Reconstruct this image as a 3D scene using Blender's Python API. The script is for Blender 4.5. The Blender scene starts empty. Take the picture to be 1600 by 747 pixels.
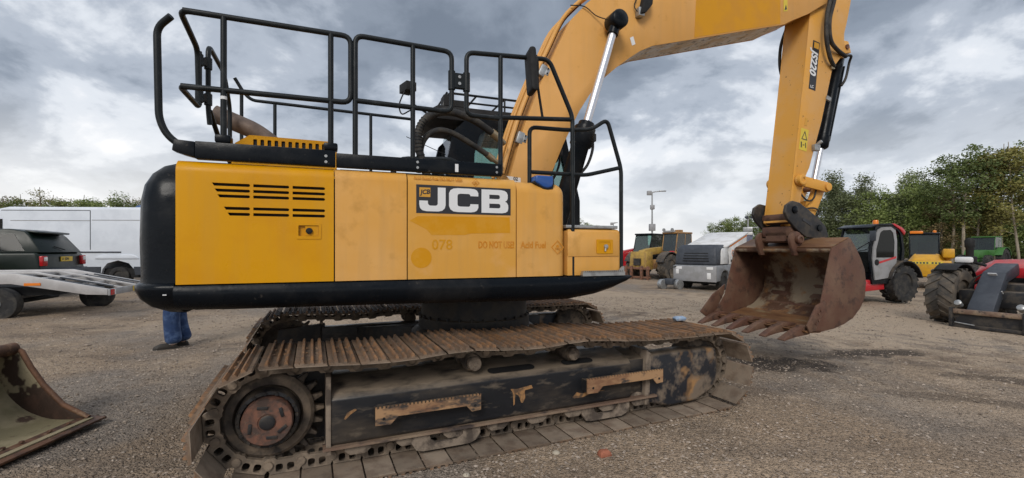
import bpy, bmesh, math, random
import numpy as np
from mathutils import Vector, Matrix, noise
from mathutils.geometry import tessellate_polygon
random.seed(7); np.random.seed(7)
R = math.radians
scene = bpy.context.scene
col = scene.collection

# ------------------------------------------------------------------ camera
cam_d = bpy.data.cameras.new('camera'); cam = bpy.data.objects.new('camera', cam_d); col.objects.link(cam)
cam.location = (0, 0, 1.5); cam.rotation_euler = (R(90), 0, 0)
cam_d.sensor_width = 36; cam_d.lens = 15.975; cam_d.shift_y = 0.00906
cam_d.clip_start = .05; cam_d.clip_end = 2000
scene.camera = cam

# ------------------------------------------------------------------ world, sun, exposure
SUN_EL, SUN_AZ = R(36), R(192)          # azimuth clockwise from +Y: the sun stands behind the camera, a little left
world = bpy.data.worlds.new('World'); scene.world = world; world.use_nodes = True
def build_world():
    nt = world.node_tree; N = nt.nodes; L = nt.links; N.clear()
    out = N.new('ShaderNodeOutputWorld')
    sky = N.new('ShaderNodeTexSky'); sky.sky_type = 'NISHITA'; sky.sun_disc = False
    sky.sun_elevation = SUN_EL; sky.sun_rotation = SUN_AZ; sky.dust_density = 2
    bsky = N.new('ShaderNodeBackground'); bsky.inputs[1].default_value = .08
    L.new(sky.outputs[0], bsky.inputs[0])
    tc = N.new('ShaderNodeTexCoord'); sep = N.new('ShaderNodeSeparateXYZ'); L.new(tc.outputs['Generated'], sep.inputs[0])
    def math_(op, a, b=None, clamp=False):
        m = N.new('ShaderNodeMath'); m.operation = op; m.use_clamp = clamp
        for i, q in enumerate((a, b)):
            if q is None: continue
            if isinstance(q, (int, float)): m.inputs[i].default_value = q
            else: L.new(q, m.inputs[i])
        return m.outputs[0]
    zc = math_('ADD', math_('MAXIMUM', sep.outputs[2], 0), .40)
    cb = N.new('ShaderNodeCombineXYZ')
    L.new(math_('DIVIDE', sep.outputs[0], zc), cb.inputs[0]); L.new(math_('DIVIDE', sep.outputs[1], zc), cb.inputs[1])
    def noise_(scale, detail, rough, dist, off):
        mp = N.new('ShaderNodeMapping'); mp.inputs[1].default_value = off; L.new(cb.outputs[0], mp.inputs[0])
        n = N.new('ShaderNodeTexNoise'); n.inputs['Scale'].default_value = scale; n.inputs['Detail'].default_value = detail
        n.inputs['Roughness'].default_value = rough; n.inputs['Distortion'].default_value = dist
        L.new(mp.outputs[0], n.inputs[0]); return n.outputs[0]
    def ramp_(src, stops):
        r = N.new('ShaderNodeValToRGB'); e = r.color_ramp.elements
        r.color_ramp.interpolation = 'EASE'
        while len(e) < len(stops): e.new(.5)
        for el, (p, c) in zip(e, stops): el.position = p; el.color = (*c, 1)
        L.new(src, r.inputs[0]); return r.outputs[0]
    big = noise_(1.15, 3, .5, .15, SKY_OFF); mid = noise_(2.6, 7, .58, .2, (SKY_OFF[0] + 4.6, SKY_OFF[1] * .5, 0))
    s = math_('ADD', math_('MULTIPLY', big, .52), math_('MULTIPLY', mid, .48))
    c = ramp_(s, [(.38, (.185, .222, .28)), (.455, (.275, .32, .39)), (.505, (.45, .50, .58)), (.555, (.76, .80, .86)), (.62, (1.0, 1.0, 1.02))])
    # pale bank of cloud down towards the horizon
    hz = N.new('ShaderNodeMapRange'); hz.interpolation_type = 'SMOOTHSTEP'; L.new(sep.outputs[2], hz.inputs[0])
    hz.inputs[1].default_value = .0; hz.inputs[2].default_value = .27; hz.inputs[3].default_value = 1; hz.inputs[4].default_value = 0
    str_ = noise_(.35, 5, .55, .3, (1.3, 9.1, 0))
    hc = ramp_(str_, [(.34, (.70, .74, .80)), (.50, (1.08, 1.06, 1.03))])
    mx = N.new('ShaderNodeMix'); mx.data_type = 'RGBA'
    L.new(math_('MULTIPLY', hz.outputs[0], .85), mx.inputs[0]); L.new(c, mx.inputs[6]); L.new(hc, mx.inputs[7])
    bc = N.new('ShaderNodeBackground'); L.new(mx.outputs[2], bc.inputs[0]); bc.inputs[1].default_value = CLOUD
    ms = N.new('ShaderNodeMixShader'); ms.inputs[0].default_value = .94
    L.new(bsky.outputs[0], ms.inputs[1]); L.new(bc.outputs[0], ms.inputs[2]); L.new(ms.outputs[0], out.inputs[0])
CLOUD = .74
SKY_OFF = (43.5495, 13.3897, 0)
build_world()
sun_d = bpy.data.lights.new('sun', 'SUN'); sun = bpy.data.objects.new('sun', sun_d); col.objects.link(sun)
sun_d.energy = 1.3; sun_d.angle = R(22); sun_d.color = (1, .95, .88)
sdir = Vector((math.sin(SUN_AZ) * math.cos(SUN_EL), math.cos(SUN_AZ) * math.cos(SUN_EL), math.sin(SUN_EL)))
sun.rotation_euler = sdir.to_track_quat('Z', 'Y').to_euler(); sun.location = sdir * 30
vs = scene.view_settings; vs.view_transform = 'Standard'; vs.look = 'None'; vs.gamma = 1; vs.exposure = .52
vs.use_curve_mapping = False
cy = scene.cycles; cy.max_bounces = 6; cy.diffuse_bounces = 2; cy.glossy_bounces = 3; cy.transmission_bounces = 4; cy.transparent_max_bounces = 12
cy.caustics_reflective = False; cy.caustics_refractive = False
world.cycles.sampling_method = 'MANUAL'; world.cycles.sample_map_resolution = 512

# ------------------------------------------------------------------ materials
def M(name, c1, rough=.5, metal=0, c2=None, scale=4, lo=.45, hi=.6, c3=None, scale3=20, lo3=.55, hi3=.65, dust=None, dustamt=.6,
      bump=0, bscale=40, var=0, spec=.5, coat=0, island=0, stretch=(1, 1, 1), trans=0, det=4, rvar=.12, tip=None, low=None, streak=0):
    m = bpy.data.materials.new(name); m.use_nodes = True
    nt = m.node_tree; N = nt.nodes; L = nt.links; b = N['Principled BSDF']
    b.inputs['Roughness'].default_value = rough; b.inputs['Metallic'].default_value = metal
    b.inputs['Specular IOR Level'].default_value = spec; b.inputs['Coat Weight'].default_value = coat
    b.inputs['Transmission Weight'].default_value = trans
    tc = N.new('ShaderNodeTexCoord'); oi = N.new('ShaderNodeObjectInfo')
    mp = N.new('ShaderNodeMapping'); L.new(tc.outputs['Object'], mp.inputs[0]); mp.inputs['Scale'].default_value = stretch
    vm = N.new('ShaderNodeVectorMath'); vm.operation = 'SCALE'; vm.inputs[0].default_value = (17, 31, 23); L.new(oi.outputs['Random'], vm.inputs['Scale'])
    L.new(vm.outputs[0], mp.inputs['Location'])
    def nz(sc, d=det):
        n = N.new('ShaderNodeTexNoise'); n.inputs['Scale'].default_value = sc; n.inputs['Detail'].default_value = d
        n.inputs['Roughness'].default_value = .62; L.new(mp.outputs[0], n.inputs[0]); return n.outputs[0]
    def mr(src, a, c, x=0, y=1):
        r = N.new('ShaderNodeMapRange'); r.inputs[1].default_value = a; r.inputs[2].default_value = c
        r.inputs[3].default_value = x; r.inputs[4].default_value = y; L.new(src, r.inputs[0]); return r.outputs[0]
    def mix(f, a, c, mode='MIX'):
        x = N.new('ShaderNodeMix'); x.data_type = 'RGBA'; x.blend_type = mode
        for i, q in ((0, f), (6, a), (7, c)):
            if isinstance(q, (int, float)): x.inputs[i].default_value = q
            elif isinstance(q, tuple): x.inputs[i].default_value = (*q, 1)
            else: L.new(q, x.inputs[i])
        return x.outputs[2]
    base = c1
    if c2: base = mix(mr(nz(scale), lo, hi), base, c2)
    if c3: base = mix(mr(nz(scale3), lo3, hi3), base, c3)
    if streak:  # rain-washed dust and scuffs
        sm = N.new('ShaderNodeMapping'); L.new(tc.outputs['Object'], sm.inputs[0]); sm.inputs['Scale'].default_value = (9, 9, .7)
        sn = N.new('ShaderNodeTexNoise'); sn.inputs['Scale'].default_value = 1.4; sn.inputs['Detail'].default_value = 4; L.new(sm.outputs[0], sn.inputs[0])
        base = mix(mr(sn.outputs[0], .48, .72, 0, streak * 1.2), base, (.33, .22, .11))
    if low:     # dust lying on the inner face of the plate
        so = N.new('ShaderNodeSeparateXYZ'); L.new(tc.outputs['Object'], so.inputs[0]); base = mix(mr(so.outputs[2], low[0], low[1], .62, 0), base, mix(mr(nz(7), .45, .62), low[2], (.17, .13, .10)))
    if tip:     # metal polished and rusted along the high ribs
        so = N.new('ShaderNodeSeparateXYZ'); L.new(tc.outputs['Object'], so.inputs[0]); base = mix(mr(so.outputs[2], tip[0] - .012, tip[0], 0, .7), base, mix(mr(nz(9), .42, .6), tip[2], (.13, .085, .06)))
    if dust:
        g = N.new('ShaderNodeNewGeometry'); sp = N.new('ShaderNodeSeparateXYZ'); L.new(g.outputs['Normal'], sp.inputs[0])
        f = N.new('ShaderNodeMath'); f.operation = 'MULTIPLY'; L.new(mr(sp.outputs[2], .25, .9, 0, dustamt), f.inputs[0]); L.new(mr(nz(9), .3, .55), f.inputs[1])
        base = mix(f.outputs[0], base, dust)
    if var or island:
        g = N.new('ShaderNodeNewGeometry')
        hv = N.new('ShaderNodeHueSaturation')
        if isinstance(base, tuple): hv.inputs['Color'].default_value = (*base, 1)
        else: L.new(base, hv.inputs['Color'])
        src = g.outputs['Random Per Island'] if island else oi.outputs['Random']
        a = island or var
        L.new(mr(src, 0, 1, 1 - a, 1 + a), hv.inputs['Value'])
        if island: L.new(mr(src, 0, 1, 1.0, .75), hv.inputs['Saturation'])
        base = hv.outputs[0]
    if isinstance(base, tuple): b.inputs['Base Color'].default_value = (*base, 1)
    else: L.new(base, b.inputs['Base Color'])
    if rvar and trans == 0: L.new(mr(nz(7), .3, .7, max(.03, rough - rvar), min(1, rough + rvar)), b.inputs['Roughness'])
    if bump:
        bp = N.new('ShaderNodeBump'); bp.inputs['Strength'].default_value = bump; bp.inputs['Distance'].default_value = .02
        L.new(nz(bscale), bp.inputs['Height']); L.new(bp.outputs[0], b.inputs['Normal'])
    return m
def glass(name, tint=(.55, .62, .62), alpha=.45, rough=.04, ior=1.5):
    m = bpy.data.materials.new(name); m.use_nodes = True
    nt = m.node_tree; N = nt.nodes; L = nt.links; N.remove(N['Principled BSDF'])
    t = N.new('ShaderNodeBsdfTransparent'); t.inputs[0].default_value = (*tint, 1)
    g = N.new('ShaderNodeBsdfGlossy'); g.inputs['Roughness'].default_value = rough; g.inputs[0].default_value = (.9, .9, .9, 1)
    d = N.new('ShaderNodeBsdfDiffuse'); d.inputs[0].default_value = (.22, .25, .25, 1)
    fr = N.new('ShaderNodeFresnel'); fr.inputs[0].default_value = ior
    m1 = N.new('ShaderNodeMixShader'); m1.inputs[0].default_value = alpha * .25; L.new(t.outputs[0], m1.inputs[1]); L.new(d.outputs[0], m1.inputs[2])
    m2 = N.new('ShaderNodeMixShader'); L.new(fr.outputs[0], m2.inputs[0]); L.new(m1.outputs[0], m2.inputs[1]); L.new(g.outputs[0], m2.inputs[2])
    L.new(m2.outputs[0], N['Material Output'].inputs[0]); return m
RUST = (.12, .055, .028); MUD = (.19, .145, .10)
MAT = dict(
    yel=M('fresh_yellow_paint', (.64, .30, .002), .36, c2=(.61, .275, .003), scale=2.2, streak=.10, bump=.015, bscale=160, spec=.22),
    yel2=M('ghost_yellow_paint', (.58, .27, .010), .42, c2=(.60, .29, .03), scale=6),
    fade=M('sunfaded_orange_paint', (.69, .375, .115), .44, streak=.16, c2=(.65, .315, .05), scale=1.6, lo=.35, hi=.7, c3=(.50, .25, .05), scale3=5, lo3=.56, hi3=.8, spec=.3),
    tank=M('sunfaded_yellow_paint', (.66, .352, .085), .42, streak=.14, c2=(.64, .32, .055), scale=1.7, lo=.42, hi=.62, c3=(.67, .36, .12), scale3=4, lo3=.55, hi3=.75, spec=.3),
    boom=M('boom_faded_paint', (.68, .36, .115), .48, streak=.12, spec=.3, c2=(.63, .315, .07), scale=1.1, lo=.35, hi=.7, c3=(.48, .23, .045), scale3=7, lo3=.6, hi3=.85, bump=.02, bscale=90),
    boomy=M('boom_fresh_paint', (.60, .275, .008), .42, spec=.25, c2=(.56, .255, .02), scale=3),
    arm=M('chipped_arm_paint', (.70, .345, .06), .48, spec=.25, c2=(.67, .36, .11), scale=1.5, c3=(.16, .07, .03), scale3=16, lo3=.66, hi3=.69, det=6),
    pale=M('chalky_underside_paint', (.78, .74, .70), .6, c2=(.66, .50, .30), scale=5, c3=(.25, .22, .2), scale3=14),
    blk=M('black_satin_paint', (.004, .006, .009), .30, spec=.16, c2=(.022, .022, .023), scale=2.2, lo=.5, hi=.75, c3=(.05, .045, .04), scale3=26, lo3=.66, hi3=.74, bump=.09, bscale=16),
    blkr=M('black_rail_paint', (.009, .012, .014), .42, spec=.25, c2=(.03, .034, .036), scale=9, lo=.55, hi=.75),
    blkd=M('dusty_black_steel', (.014, .014, .016), .6, c2=(.05, .042, .034), scale=7, dust=MUD, dustamt=.5),
    blkm=M('black_matt', (.008, .008, .009), .8),
    rub=M('rubber', (.016, .016, .017), .75, c2=(.05, .044, .036), scale=8, bump=.05, bscale=60),
    tyre=M('muddy_tyre', (.045, .042, .038), .85, c2=(.17, .135, .10), scale=3.5, lo=.4, hi=.7, bump=.08, bscale=40),
    tyred=M('dark_tyre', (.018, .018, .019), .82, c2=(.05, .046, .04), scale=5, bump=.05, bscale=50),
    frame=M('scuffed_black_track_paint', (.012, .013, .016), .42, c2=(.085, .068, .052), scale=2.6, lo=.47, hi=.75, c3=(.13, .105, .08), scale3=11, lo3=.55, hi3=.75, stretch=(.45, 1, 1.3), dust=(.24, .19, .14), dustamt=.95, spec=.35, bump=.06, bscale=30),
    shoe=M('worn_track_shoe', (.185, .135, .098), .75, 0, low=(.062, .067, (.30, .245, .19)), c2=(.15, .095, .06), scale=5, lo=.42, hi=.62, c3=(.10, .078, .06), scale3=15, lo3=.5, hi3=.7, bump=.15, bscale=35, var=.22, tip=(.090, .098, (.30, .15, .065)), spec=.3),
    link=M('muddy_track_link', (.14, .11, .083), .8, 0, c2=(.24, .185, .135), scale=10, bump=.15, bscale=40, var=.2),
    mud=M('dried_mud_steel', (.24, .19, .145), .85, c2=(.075, .058, .046), scale=7, bump=.25, bscale=30),
    sprk=M('sprocket_steel', (.06, .048, .038), .8, 0, c2=(.16, .12, .085), scale=5, lo=.42, hi=.6, c3=(.035, .028, .024), scale3=11, lo3=.5, hi3=.65, bump=.15, bscale=30),
    rust=M('bright_rust', (.21, .095, .055), .75, c2=(.10, .055, .04), scale=9, c3=(.30, .17, .09), scale3=17, lo3=.58, hi3=.7, bump=.1, bscale=60),
    step=M('worn_step_rust', (.38, .225, .115), .65, c2=(.21, .105, .055), scale=7, lo=.42, hi=.58, c3=(.05, .04, .035), scale3=12, lo3=.55, hi3=.66, stretch=(.4, 1, 1), bump=.08),
    bkt=M('rusty_bucket_steel', (.115, .055, .037), .62, 0, spec=.3, c2=(.15, .088, .058), scale=3.5, lo=.4, hi=.65, c3=(.062, .036, .028), scale3=9, lo3=.52, hi3=.7, bump=.07, bscale=40),
    bkti=M('bucket_inside_mud', (.26, .205, .14), .8, c2=(.085, .040, .022), scale=2.6, lo=.46, hi=.56, c3=(.25, .125, .05), scale3=5, lo3=.54, hi3=.68, bump=.35, bscale=18),
    bktf=M('bucket_floor_steel', (.24, .125, .058), .55, .3, c2=(.15, .072, .038), scale=3, c3=(.27, .19, .11), scale3=8, bump=.08, bscale=30, stretch=(1, .35, 1)),
    lbk=M('mossy_bucket_steel', (.30, .25, .155), .85, c2=(.20, .17, .095), scale=2.6, lo=.45, hi=.6, c3=(.075, .045, .03), scale3=6, lo3=.6, hi3=.68, bump=.2, bscale=25),
    lbkr=M('rusty_edge_steel', (.16, .078, .043), .7, .2, c2=(.055, .03, .02), scale=4, c3=(.2, .12, .07), scale3=18, bump=.12, bscale=40),
    chrome=M('chrome_rod', (.72, .73, .77), .42, 1.0, rvar=0),
    steel=M('galvanised_steel', (.42, .43, .43), .45, .7, c2=(.30, .30, .30), scale=14),
    brass=M('hose_fitting', (.38, .32, .22), .4, .8),
    blue=M('blue_plastic_cap', (.012, .075, .30), .35, coat=.3),
    white=M('white_vinyl', (.72, .73, .74), .4),
    decalk=M('black_vinyl', (.018, .019, .024), .4),
    grey=M('sticker_grey', (.42, .42, .40), .5),
    wyel=M('warning_sticker_yellow', (.66, .50, .05), .5),
    exh=M('exhaust_pipe_steel', (.17, .125, .10), .62, .4, c2=(.10, .075, .062), scale=6, bump=.05),
    glass=glass('cab_glass'), dglass=glass('dark_glass', (.10, .125, .13), .2, ior=1.22), gglass=glass('green_glass', (.66, .80, .77), .5),
)
# ------------------------------------------------------------------ mesh builder
def fillet(pts, rad, k=5):
    P = [Vector(p) for p in pts]; out = [P[0]]
    for i in range(1, len(P) - 1):
        a, b, c = P[i - 1], P[i], P[i + 1]
        d1 = (a - b); d2 = (c - b); r = min(rad, d1.length * .48, d2.length * .48)
        p0 = b + d1.normalized() * r; p1 = b + d2.normalized() * r
        for j in range(k + 1):
            t = j / k; out.append(p0 * (1 - t) ** 2 + b * 2 * t * (1 - t) + p1 * t * t)
    out.append(P[-1]); return out
def spline(pts, k=8):
    P = [Vector(p) for p in pts]; out = []
    for i in range(len(P) - 1):
        p0 = P[max(i - 1, 0)]; p1 = P[i]; p2 = P[i + 1]; p3 = P[min(i + 2, len(P) - 1)]
        for j in range(k):
            t = j / k
            out.append(.5 * ((2 * p1) + (p2 - p0) * t + (2 * p0 - 5 * p1 + 4 * p2 - p3) * t * t + (3 * p1 - p0 - 3 * p2 + p3) * t ** 3))
    out.append(P[-1]); return out
def arc(cx, cy, r, a0, a1, n=8):
    return [(cx + r * math.cos(R(a0 + (a1 - a0) * i / n)), cy + r * math.sin(R(a0 + (a1 - a0) * i / n))) for i in range(n + 1)]
def rrect(x0, y0, x1, y1, r, n=4):
    return arc(x1 - r, y0 + r, r, -90, 0, n) + arc(x1 - r, y1 - r, r, 0, 90, n) + arc(x0 + r, y1 - r, r, 90, 180, n) + arc(x0 + r, y0 + r, r, 180, 270, n)
AX = {'y': lambda p, w: (p[0], w, p[1]), 'x': lambda p, w: (w, p[0], p[1]), 'z': lambda p, w: (p[0], p[1], w)}
class MB:
    def __init__(s): s.v = []; s.f = []
    def add(s, v, f):
        o = len(s.v); s.v += [tuple(q) for q in v]; s.f += [tuple(i + o for i in t) for t in f]; return s
    def box(s, c, d, rz=0, ry=0, rx=0):
        m = Matrix.Translation(c) @ Matrix.Rotation(rz, 4, 'Z') @ Matrix.Rotation(ry, 4, 'Y') @ Matrix.Rotation(rx, 4, 'X')
        h = [q / 2 for q in d]
        v = [m @ Vector((x * h[0], y * h[1], z * h[2])) for x in (-1, 1) for y in (-1, 1) for z in (-1, 1)]
        return s.add(v, [(0, 1, 3, 2), (4, 6, 7, 5), (0, 4, 5, 1), (2, 3, 7, 6), (0, 2, 6, 4), (1, 5, 7, 3)])
    def b2(s, x0, x1, y0, y1, z0, z1): return s.box(((x0 + x1) / 2, (y0 + y1) / 2, (z0 + z1) / 2), (abs(x1 - x0), abs(y1 - y0), abs(z1 - z0)))
    def bar(s, p0, p1, w, h):
        p0 = Vector(p0); p1 = Vector(p1); d = (p1 - p0); L = d.length; d.normalize()
        up = Vector((0, 0, 1)) if abs(d.z) < .95 else Vector((1, 0, 0))
        x = d.cross(up).normalized(); y = x.cross(d)
        v = [p + x * a * w / 2 + y * b * h / 2 for p in (p0, p1) for a, b in ((-1, -1), (1, -1), (1, 1), (-1, 1))]
        return s.add(v, [(3, 2, 1, 0), (4, 5, 6, 7), (0, 1, 5, 4), (1, 2, 6, 5), (2, 3, 7, 6), (3, 0, 4, 7)])
    def prism(s, out, a, b, axis='y', holes=(), taper=None):
        A = AX[axis]; polys = [list(out)] + [list(h) for h in holes]; n = sum(map(len, polys)); flat = [p for q in polys for p in q]
        if a > b: a, b = b, a
        v = [A(p, a) for p in flat] + [A(p, b) for p in flat]; f = []
        if holes:
            tri = tessellate_polygon([[Vector((p[0], p[1], 0)) for p in q] for q in polys])
            f += [t for t in tri] + [tuple(i + n for i in reversed(t)) for t in tri]
        else: f += [tuple(range(n)), tuple(range(2 * n - 1, n - 1, -1))]
        o = 0
        for q in polys:
            k = len(q); f += [(o + i, o + i + n, o + (i + 1) % k + n, o + (i + 1) % k) for i in range(k)]; o += k
        return s.add(v, f)
    def tube(s, pts, r, n=8, caps=True):
        P = [Vector(p) for p in pts]; rr = r if isinstance(r, (list, tuple)) else [r] * len(P)
        v = []; f = []; ref = None
        for i, p in enumerate(P):
            d = ((P[min(i + 1, len(P) - 1)] - P[max(i - 1, 0)])).normalized()
            if ref is None: ref = d.orthogonal().normalized()
            ref = (ref - d * ref.dot(d)).normalized(); b = d.cross(ref)
            v += [p + (ref * math.cos(2 * math.pi * j / n) + b * math.sin(2 * math.pi * j / n)) * rr[i] for j in range(n)]
        for i in range(len(P) - 1):
            f += [(i * n + j, i * n + (j + 1) % n, (i + 1) * n + (j + 1) % n, (i + 1) * n + j) for j in range(n)]
        if caps: f += [tuple(range(n - 1, -1, -1)), tuple(range((len(P) - 1) * n, len(P) * n))]
        return s.add(v, f)
    def cyl(s, p0, p1, r, n=16, r1=None): return s.tube([p0, p1], [r, r if r1 is None else r1], n)
    def lathe(s, prof, o, ax, n=24):
        ax = Vector(ax).normalized(); u = ax.orthogonal().normalized(); w = ax.cross(u); o = Vector(o); v = []; f = []
        for r, h in prof: v += [o + ax * h + (u * math.cos(2 * math.pi * j / n) + w * math.sin(2 * math.pi * j / n)) * r for j in range(n)]
        for i in range(len(prof) - 1): f += [(i * n + j, i * n + (j + 1) % n, (i + 1) * n + (j + 1) % n, (i + 1) * n + j) for j in range(n)]
        if prof[0][0] > 1e-4: f.append(tuple(range(n - 1, -1, -1)))
        if prof[-1][0] > 1e-4: f.append(tuple(range((len(prof) - 1) * n, len(prof) * n)))
        return s.add(v, f)
    def loft(s, rings, caps=True, closed=True):
        n = len(rings[0]); v = [p for r in rings for p in r]; f = []; k = n if closed else n - 1
        for i in range(len(rings) - 1): f += [(i * n + j, i * n + (j + 1) % n, (i + 1) * n + (j + 1) % n, (i + 1) * n + j) for j in range(k)]
        if caps: f += [tuple(range(n - 1, -1, -1)), tuple(range((len(rings) - 1) * n, len(rings) * n))]
        return s.add(v, f)
    def mesh(s, name, mat, bevel=0, seg=2, sharp=35, bfilter=None):
        me = bpy.data.meshes.new(name); bm = bmesh.new()
        vs = [bm.verts.new(p) for p in s.v]
        for t in s.f:
            if len(set(t)) < 3: continue
            try: bm.faces.new([vs[i] for i in t])
            except ValueError: pass
        bmesh.ops.remove_doubles(bm, verts=bm.verts, dist=1e-5)
        bmesh.ops.recalc_face_normals(bm, faces=bm.faces)
        if bevel:
            E = [e for e in bm.edges if len(e.link_faces) == 2 and e.calc_face_angle(0) > R(28) and (bfilter is None or bfilter((e.verts[0].co + e.verts[1].co) / 2, e))]
            bmesh.ops.bevel(bm, geom=E, offset=bevel, segments=seg, affect='EDGES', clamp_overlap=True, profile=.5)
        bm.to_mesh(me); bm.free()
        for p in me.polygons: p.use_smooth = True
        me.set_sharp_from_angle(angle=R(sharp))
        if mat: me.materials.append(MAT[mat] if isinstance(mat, str) else mat)
        return me
    def build(s, name, mat, parent=None, loc=None, rz=None, **k): return link(name, s.mesh(name, mat, **k), parent, loc, rz)
def link(name, me, parent=None, loc=None, rz=None):
    o = bpy.data.objects.new(name, me); col.objects.link(o); o.parent = parent
    if loc is not None: o.location = loc
    if rz is not None: o.rotation_euler = (0, 0, rz)
    return o
def tag(o, label, cat=None, group=None, kind=None):
    if label: o['label'] = label
    if cat: o['category'] = cat
    if group: o['group'] = group
    if kind: o['kind'] = kind
    return o
def thing(name, label, cat, loc, rz=0, group=None):
    o = bpy.data.objects.new(name, None); col.objects.link(o); o.location = loc; o.rotation_euler = (0, 0, rz); o.empty_display_size = .2
    return tag(o, label, cat, group)
def text_mesh(txt, size, mat, extrude=.001, offset=0, shear=0, sx=1, align='LEFT'):
    c = bpy.data.curves.new('lettering', 'FONT'); c.body = txt; c.size = size; c.extrude = extrude; c.offset = offset; c.shear = shear
    c.align_x = align; c.resolution_u = 3
    o = bpy.data.objects.new('lettering', c); me = bpy.data.meshes.new_from_object(o)
    bpy.data.objects.remove(o); bpy.data.curves.remove(c)
    if sx != 1:
        for v in me.vertices: v.co.x *= sx
    me.materials.clear(); me.materials.append(MAT[mat] if isinstance(mat, str) else mat); return me
def gz(x, y): return -.02 * math.copysign(min(max(0, abs(x) - 2.5), 12), x)

# ------------------------------------------------------------------ ground
def build_ground():
    def axis(lo, hi, c, fine, n):
        k = 4.2; a = np.sinh(np.linspace(-k, k, n)) / math.sinh(k)
        return np.where(a < 0, c + a * (c - lo), c + a * (hi - c))
    xs = axis(-260, 300, 0, 0, 300); ys = axis(-60, 420, 4.5, 0, 300)
    v = []; nx = len(xs)
    for y in ys:
        for x in xs:
            d = math.hypot(x, y - 3)
            w = noise.noise((x * .55, y * .55, 3)) * .016 + noise.noise((x * 2.1, y * 2.1, 8)) * .010
            if d < 14: w += (noise.noise((x * 6, y * 6, 1)) * .006)
            v.append((x, y, gz(x, y) + w * min(1, 14 / max(d, 1)) + .008))
    f = [(j * nx + i, j * nx + i + 1, (j + 1) * nx + i + 1, (j + 1) * nx + i) for j in range(len(ys) - 1) for i in range(nx - 1)]
    me = bpy.data.meshes.new('ground'); me.from_pydata(v, [], f)
    for p in me.polygons: p.use_smooth = True
    m = bpy.data.materials.new('gravel_yard'); m.use_nodes = True; nt = m.node_tree; N = nt.nodes; L = nt.links; b = N['Principled BSDF']
    tc = N.new('ShaderNodeTexCoord')
    def nz(sc, d=6, r=.6, off=(0, 0, 0), st=(1, 1, 1)):
        mp = N.new('ShaderNodeMapping'); mp.inputs[1].default_value = off; mp.inputs[3].default_value = st; L.new(tc.outputs['Object'], mp.inputs[0])
        n = N.new('ShaderNodeTexNoise'); n.inputs['Scale'].default_value = sc; n.inputs['Detail'].default_value = d; n.inputs['Roughness'].default_value = r
        L.new(mp.outputs[0], n.inputs[0]); return n.outputs[0]
    def mr(src, a, c, x=0, y=1):
        r = N.new('ShaderNodeMapRange'); r.inputs[1].default_value = a; r.inputs[2].default_value = c; r.inputs[3].default_value = x; r.inputs[4].default_value = y
        L.new(src, r.inputs[0]); return r.outputs[0]
    def mix(f, a, c, mode='MIX'):
        x = N.new('ShaderNodeMix'); x.data_type = 'RGBA'; x.blend_type = mode
        for i, q in ((0, f), (6, a), (7, c)):
            if isinstance(q, (int, float)): x.inputs[i].default_value = q
            elif isinstance(q, tuple): x.inputs[i].default_value = (*q, 1)
            else: L.new(q, x.inputs[i])
        return x.outputs[2]
    base = mix(mr(nz(.35, 3), .4, .62), (.38, .282, .196), (.48, .367, .262))
    base = mix(mr(nz(1.1, 4, .6, (5, 3, 0), (.6, 1.2, 1)), .48, .70), base, (.20, .153, .115))
    base = mix(mr(nz(.42, 4, .6, (9, 1, 0), (1, .6, 1)), .48, .6, 0, .8), base, (.29, .25, .213))
    # loose stones: cells of their own colour
    vo = N.new('ShaderNodeTexVoronoi'); vo.inputs['Scale'].default_value = 52; L.new(tc.outputs['Object'], vo.inputs[0])
    sp = N.new('ShaderNodeSeparateXYZ'); L.new(vo.outputs['Color'], sp.inputs[0])
    st = mix(sp.outputs[0], (.16, .12, .088), (.42, .34, .26))
    fm = N.new('ShaderNodeMath'); fm.operation = 'MULTIPLY'; L.new(mr(sp.outputs[1], .45, .9), fm.inputs[0]); L.new(mr(vo.outputs['Distance'], .018 * 34 / 34 + .3, .15, 0, .85), fm.inputs[1])
    base = mix(fm.outputs[0], base, st)
    base = mix(mr(nz(16, 3), .4, .62, 0, .7), base, mix(.5, base, (.10, .078, .06)))
    # dark patches mixed into the ground colour, each with its own outline
    sx = N.new('ShaderNodeSeparateXYZ'); L.new(tc.outputs['Object'], sx.inputs[0])
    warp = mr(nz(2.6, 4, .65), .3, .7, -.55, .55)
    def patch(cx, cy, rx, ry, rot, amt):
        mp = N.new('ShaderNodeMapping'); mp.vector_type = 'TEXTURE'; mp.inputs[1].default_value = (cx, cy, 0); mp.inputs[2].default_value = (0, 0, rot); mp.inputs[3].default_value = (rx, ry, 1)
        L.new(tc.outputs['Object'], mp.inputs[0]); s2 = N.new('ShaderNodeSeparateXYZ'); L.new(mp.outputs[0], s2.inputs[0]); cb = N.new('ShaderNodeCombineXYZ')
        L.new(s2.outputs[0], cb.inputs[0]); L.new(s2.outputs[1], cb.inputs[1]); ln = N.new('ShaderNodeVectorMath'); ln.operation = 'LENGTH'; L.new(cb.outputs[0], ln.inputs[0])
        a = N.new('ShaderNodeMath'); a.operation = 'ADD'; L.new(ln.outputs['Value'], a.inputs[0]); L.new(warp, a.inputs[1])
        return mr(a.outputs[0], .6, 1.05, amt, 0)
    for p in PALE: base = mix(patch(*p), base, (.52, .405, .295))
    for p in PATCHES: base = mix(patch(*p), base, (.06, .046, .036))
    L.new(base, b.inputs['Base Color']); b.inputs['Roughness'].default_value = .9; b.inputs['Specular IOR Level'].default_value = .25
    h = N.new('ShaderNodeMath'); h.operation = 'ADD'; L.new(nz(28, 3, .7), h.inputs[0]); L.new(mr(vo.outputs['Distance'], 0, .5, .6, 0), h.inputs[1])
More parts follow.
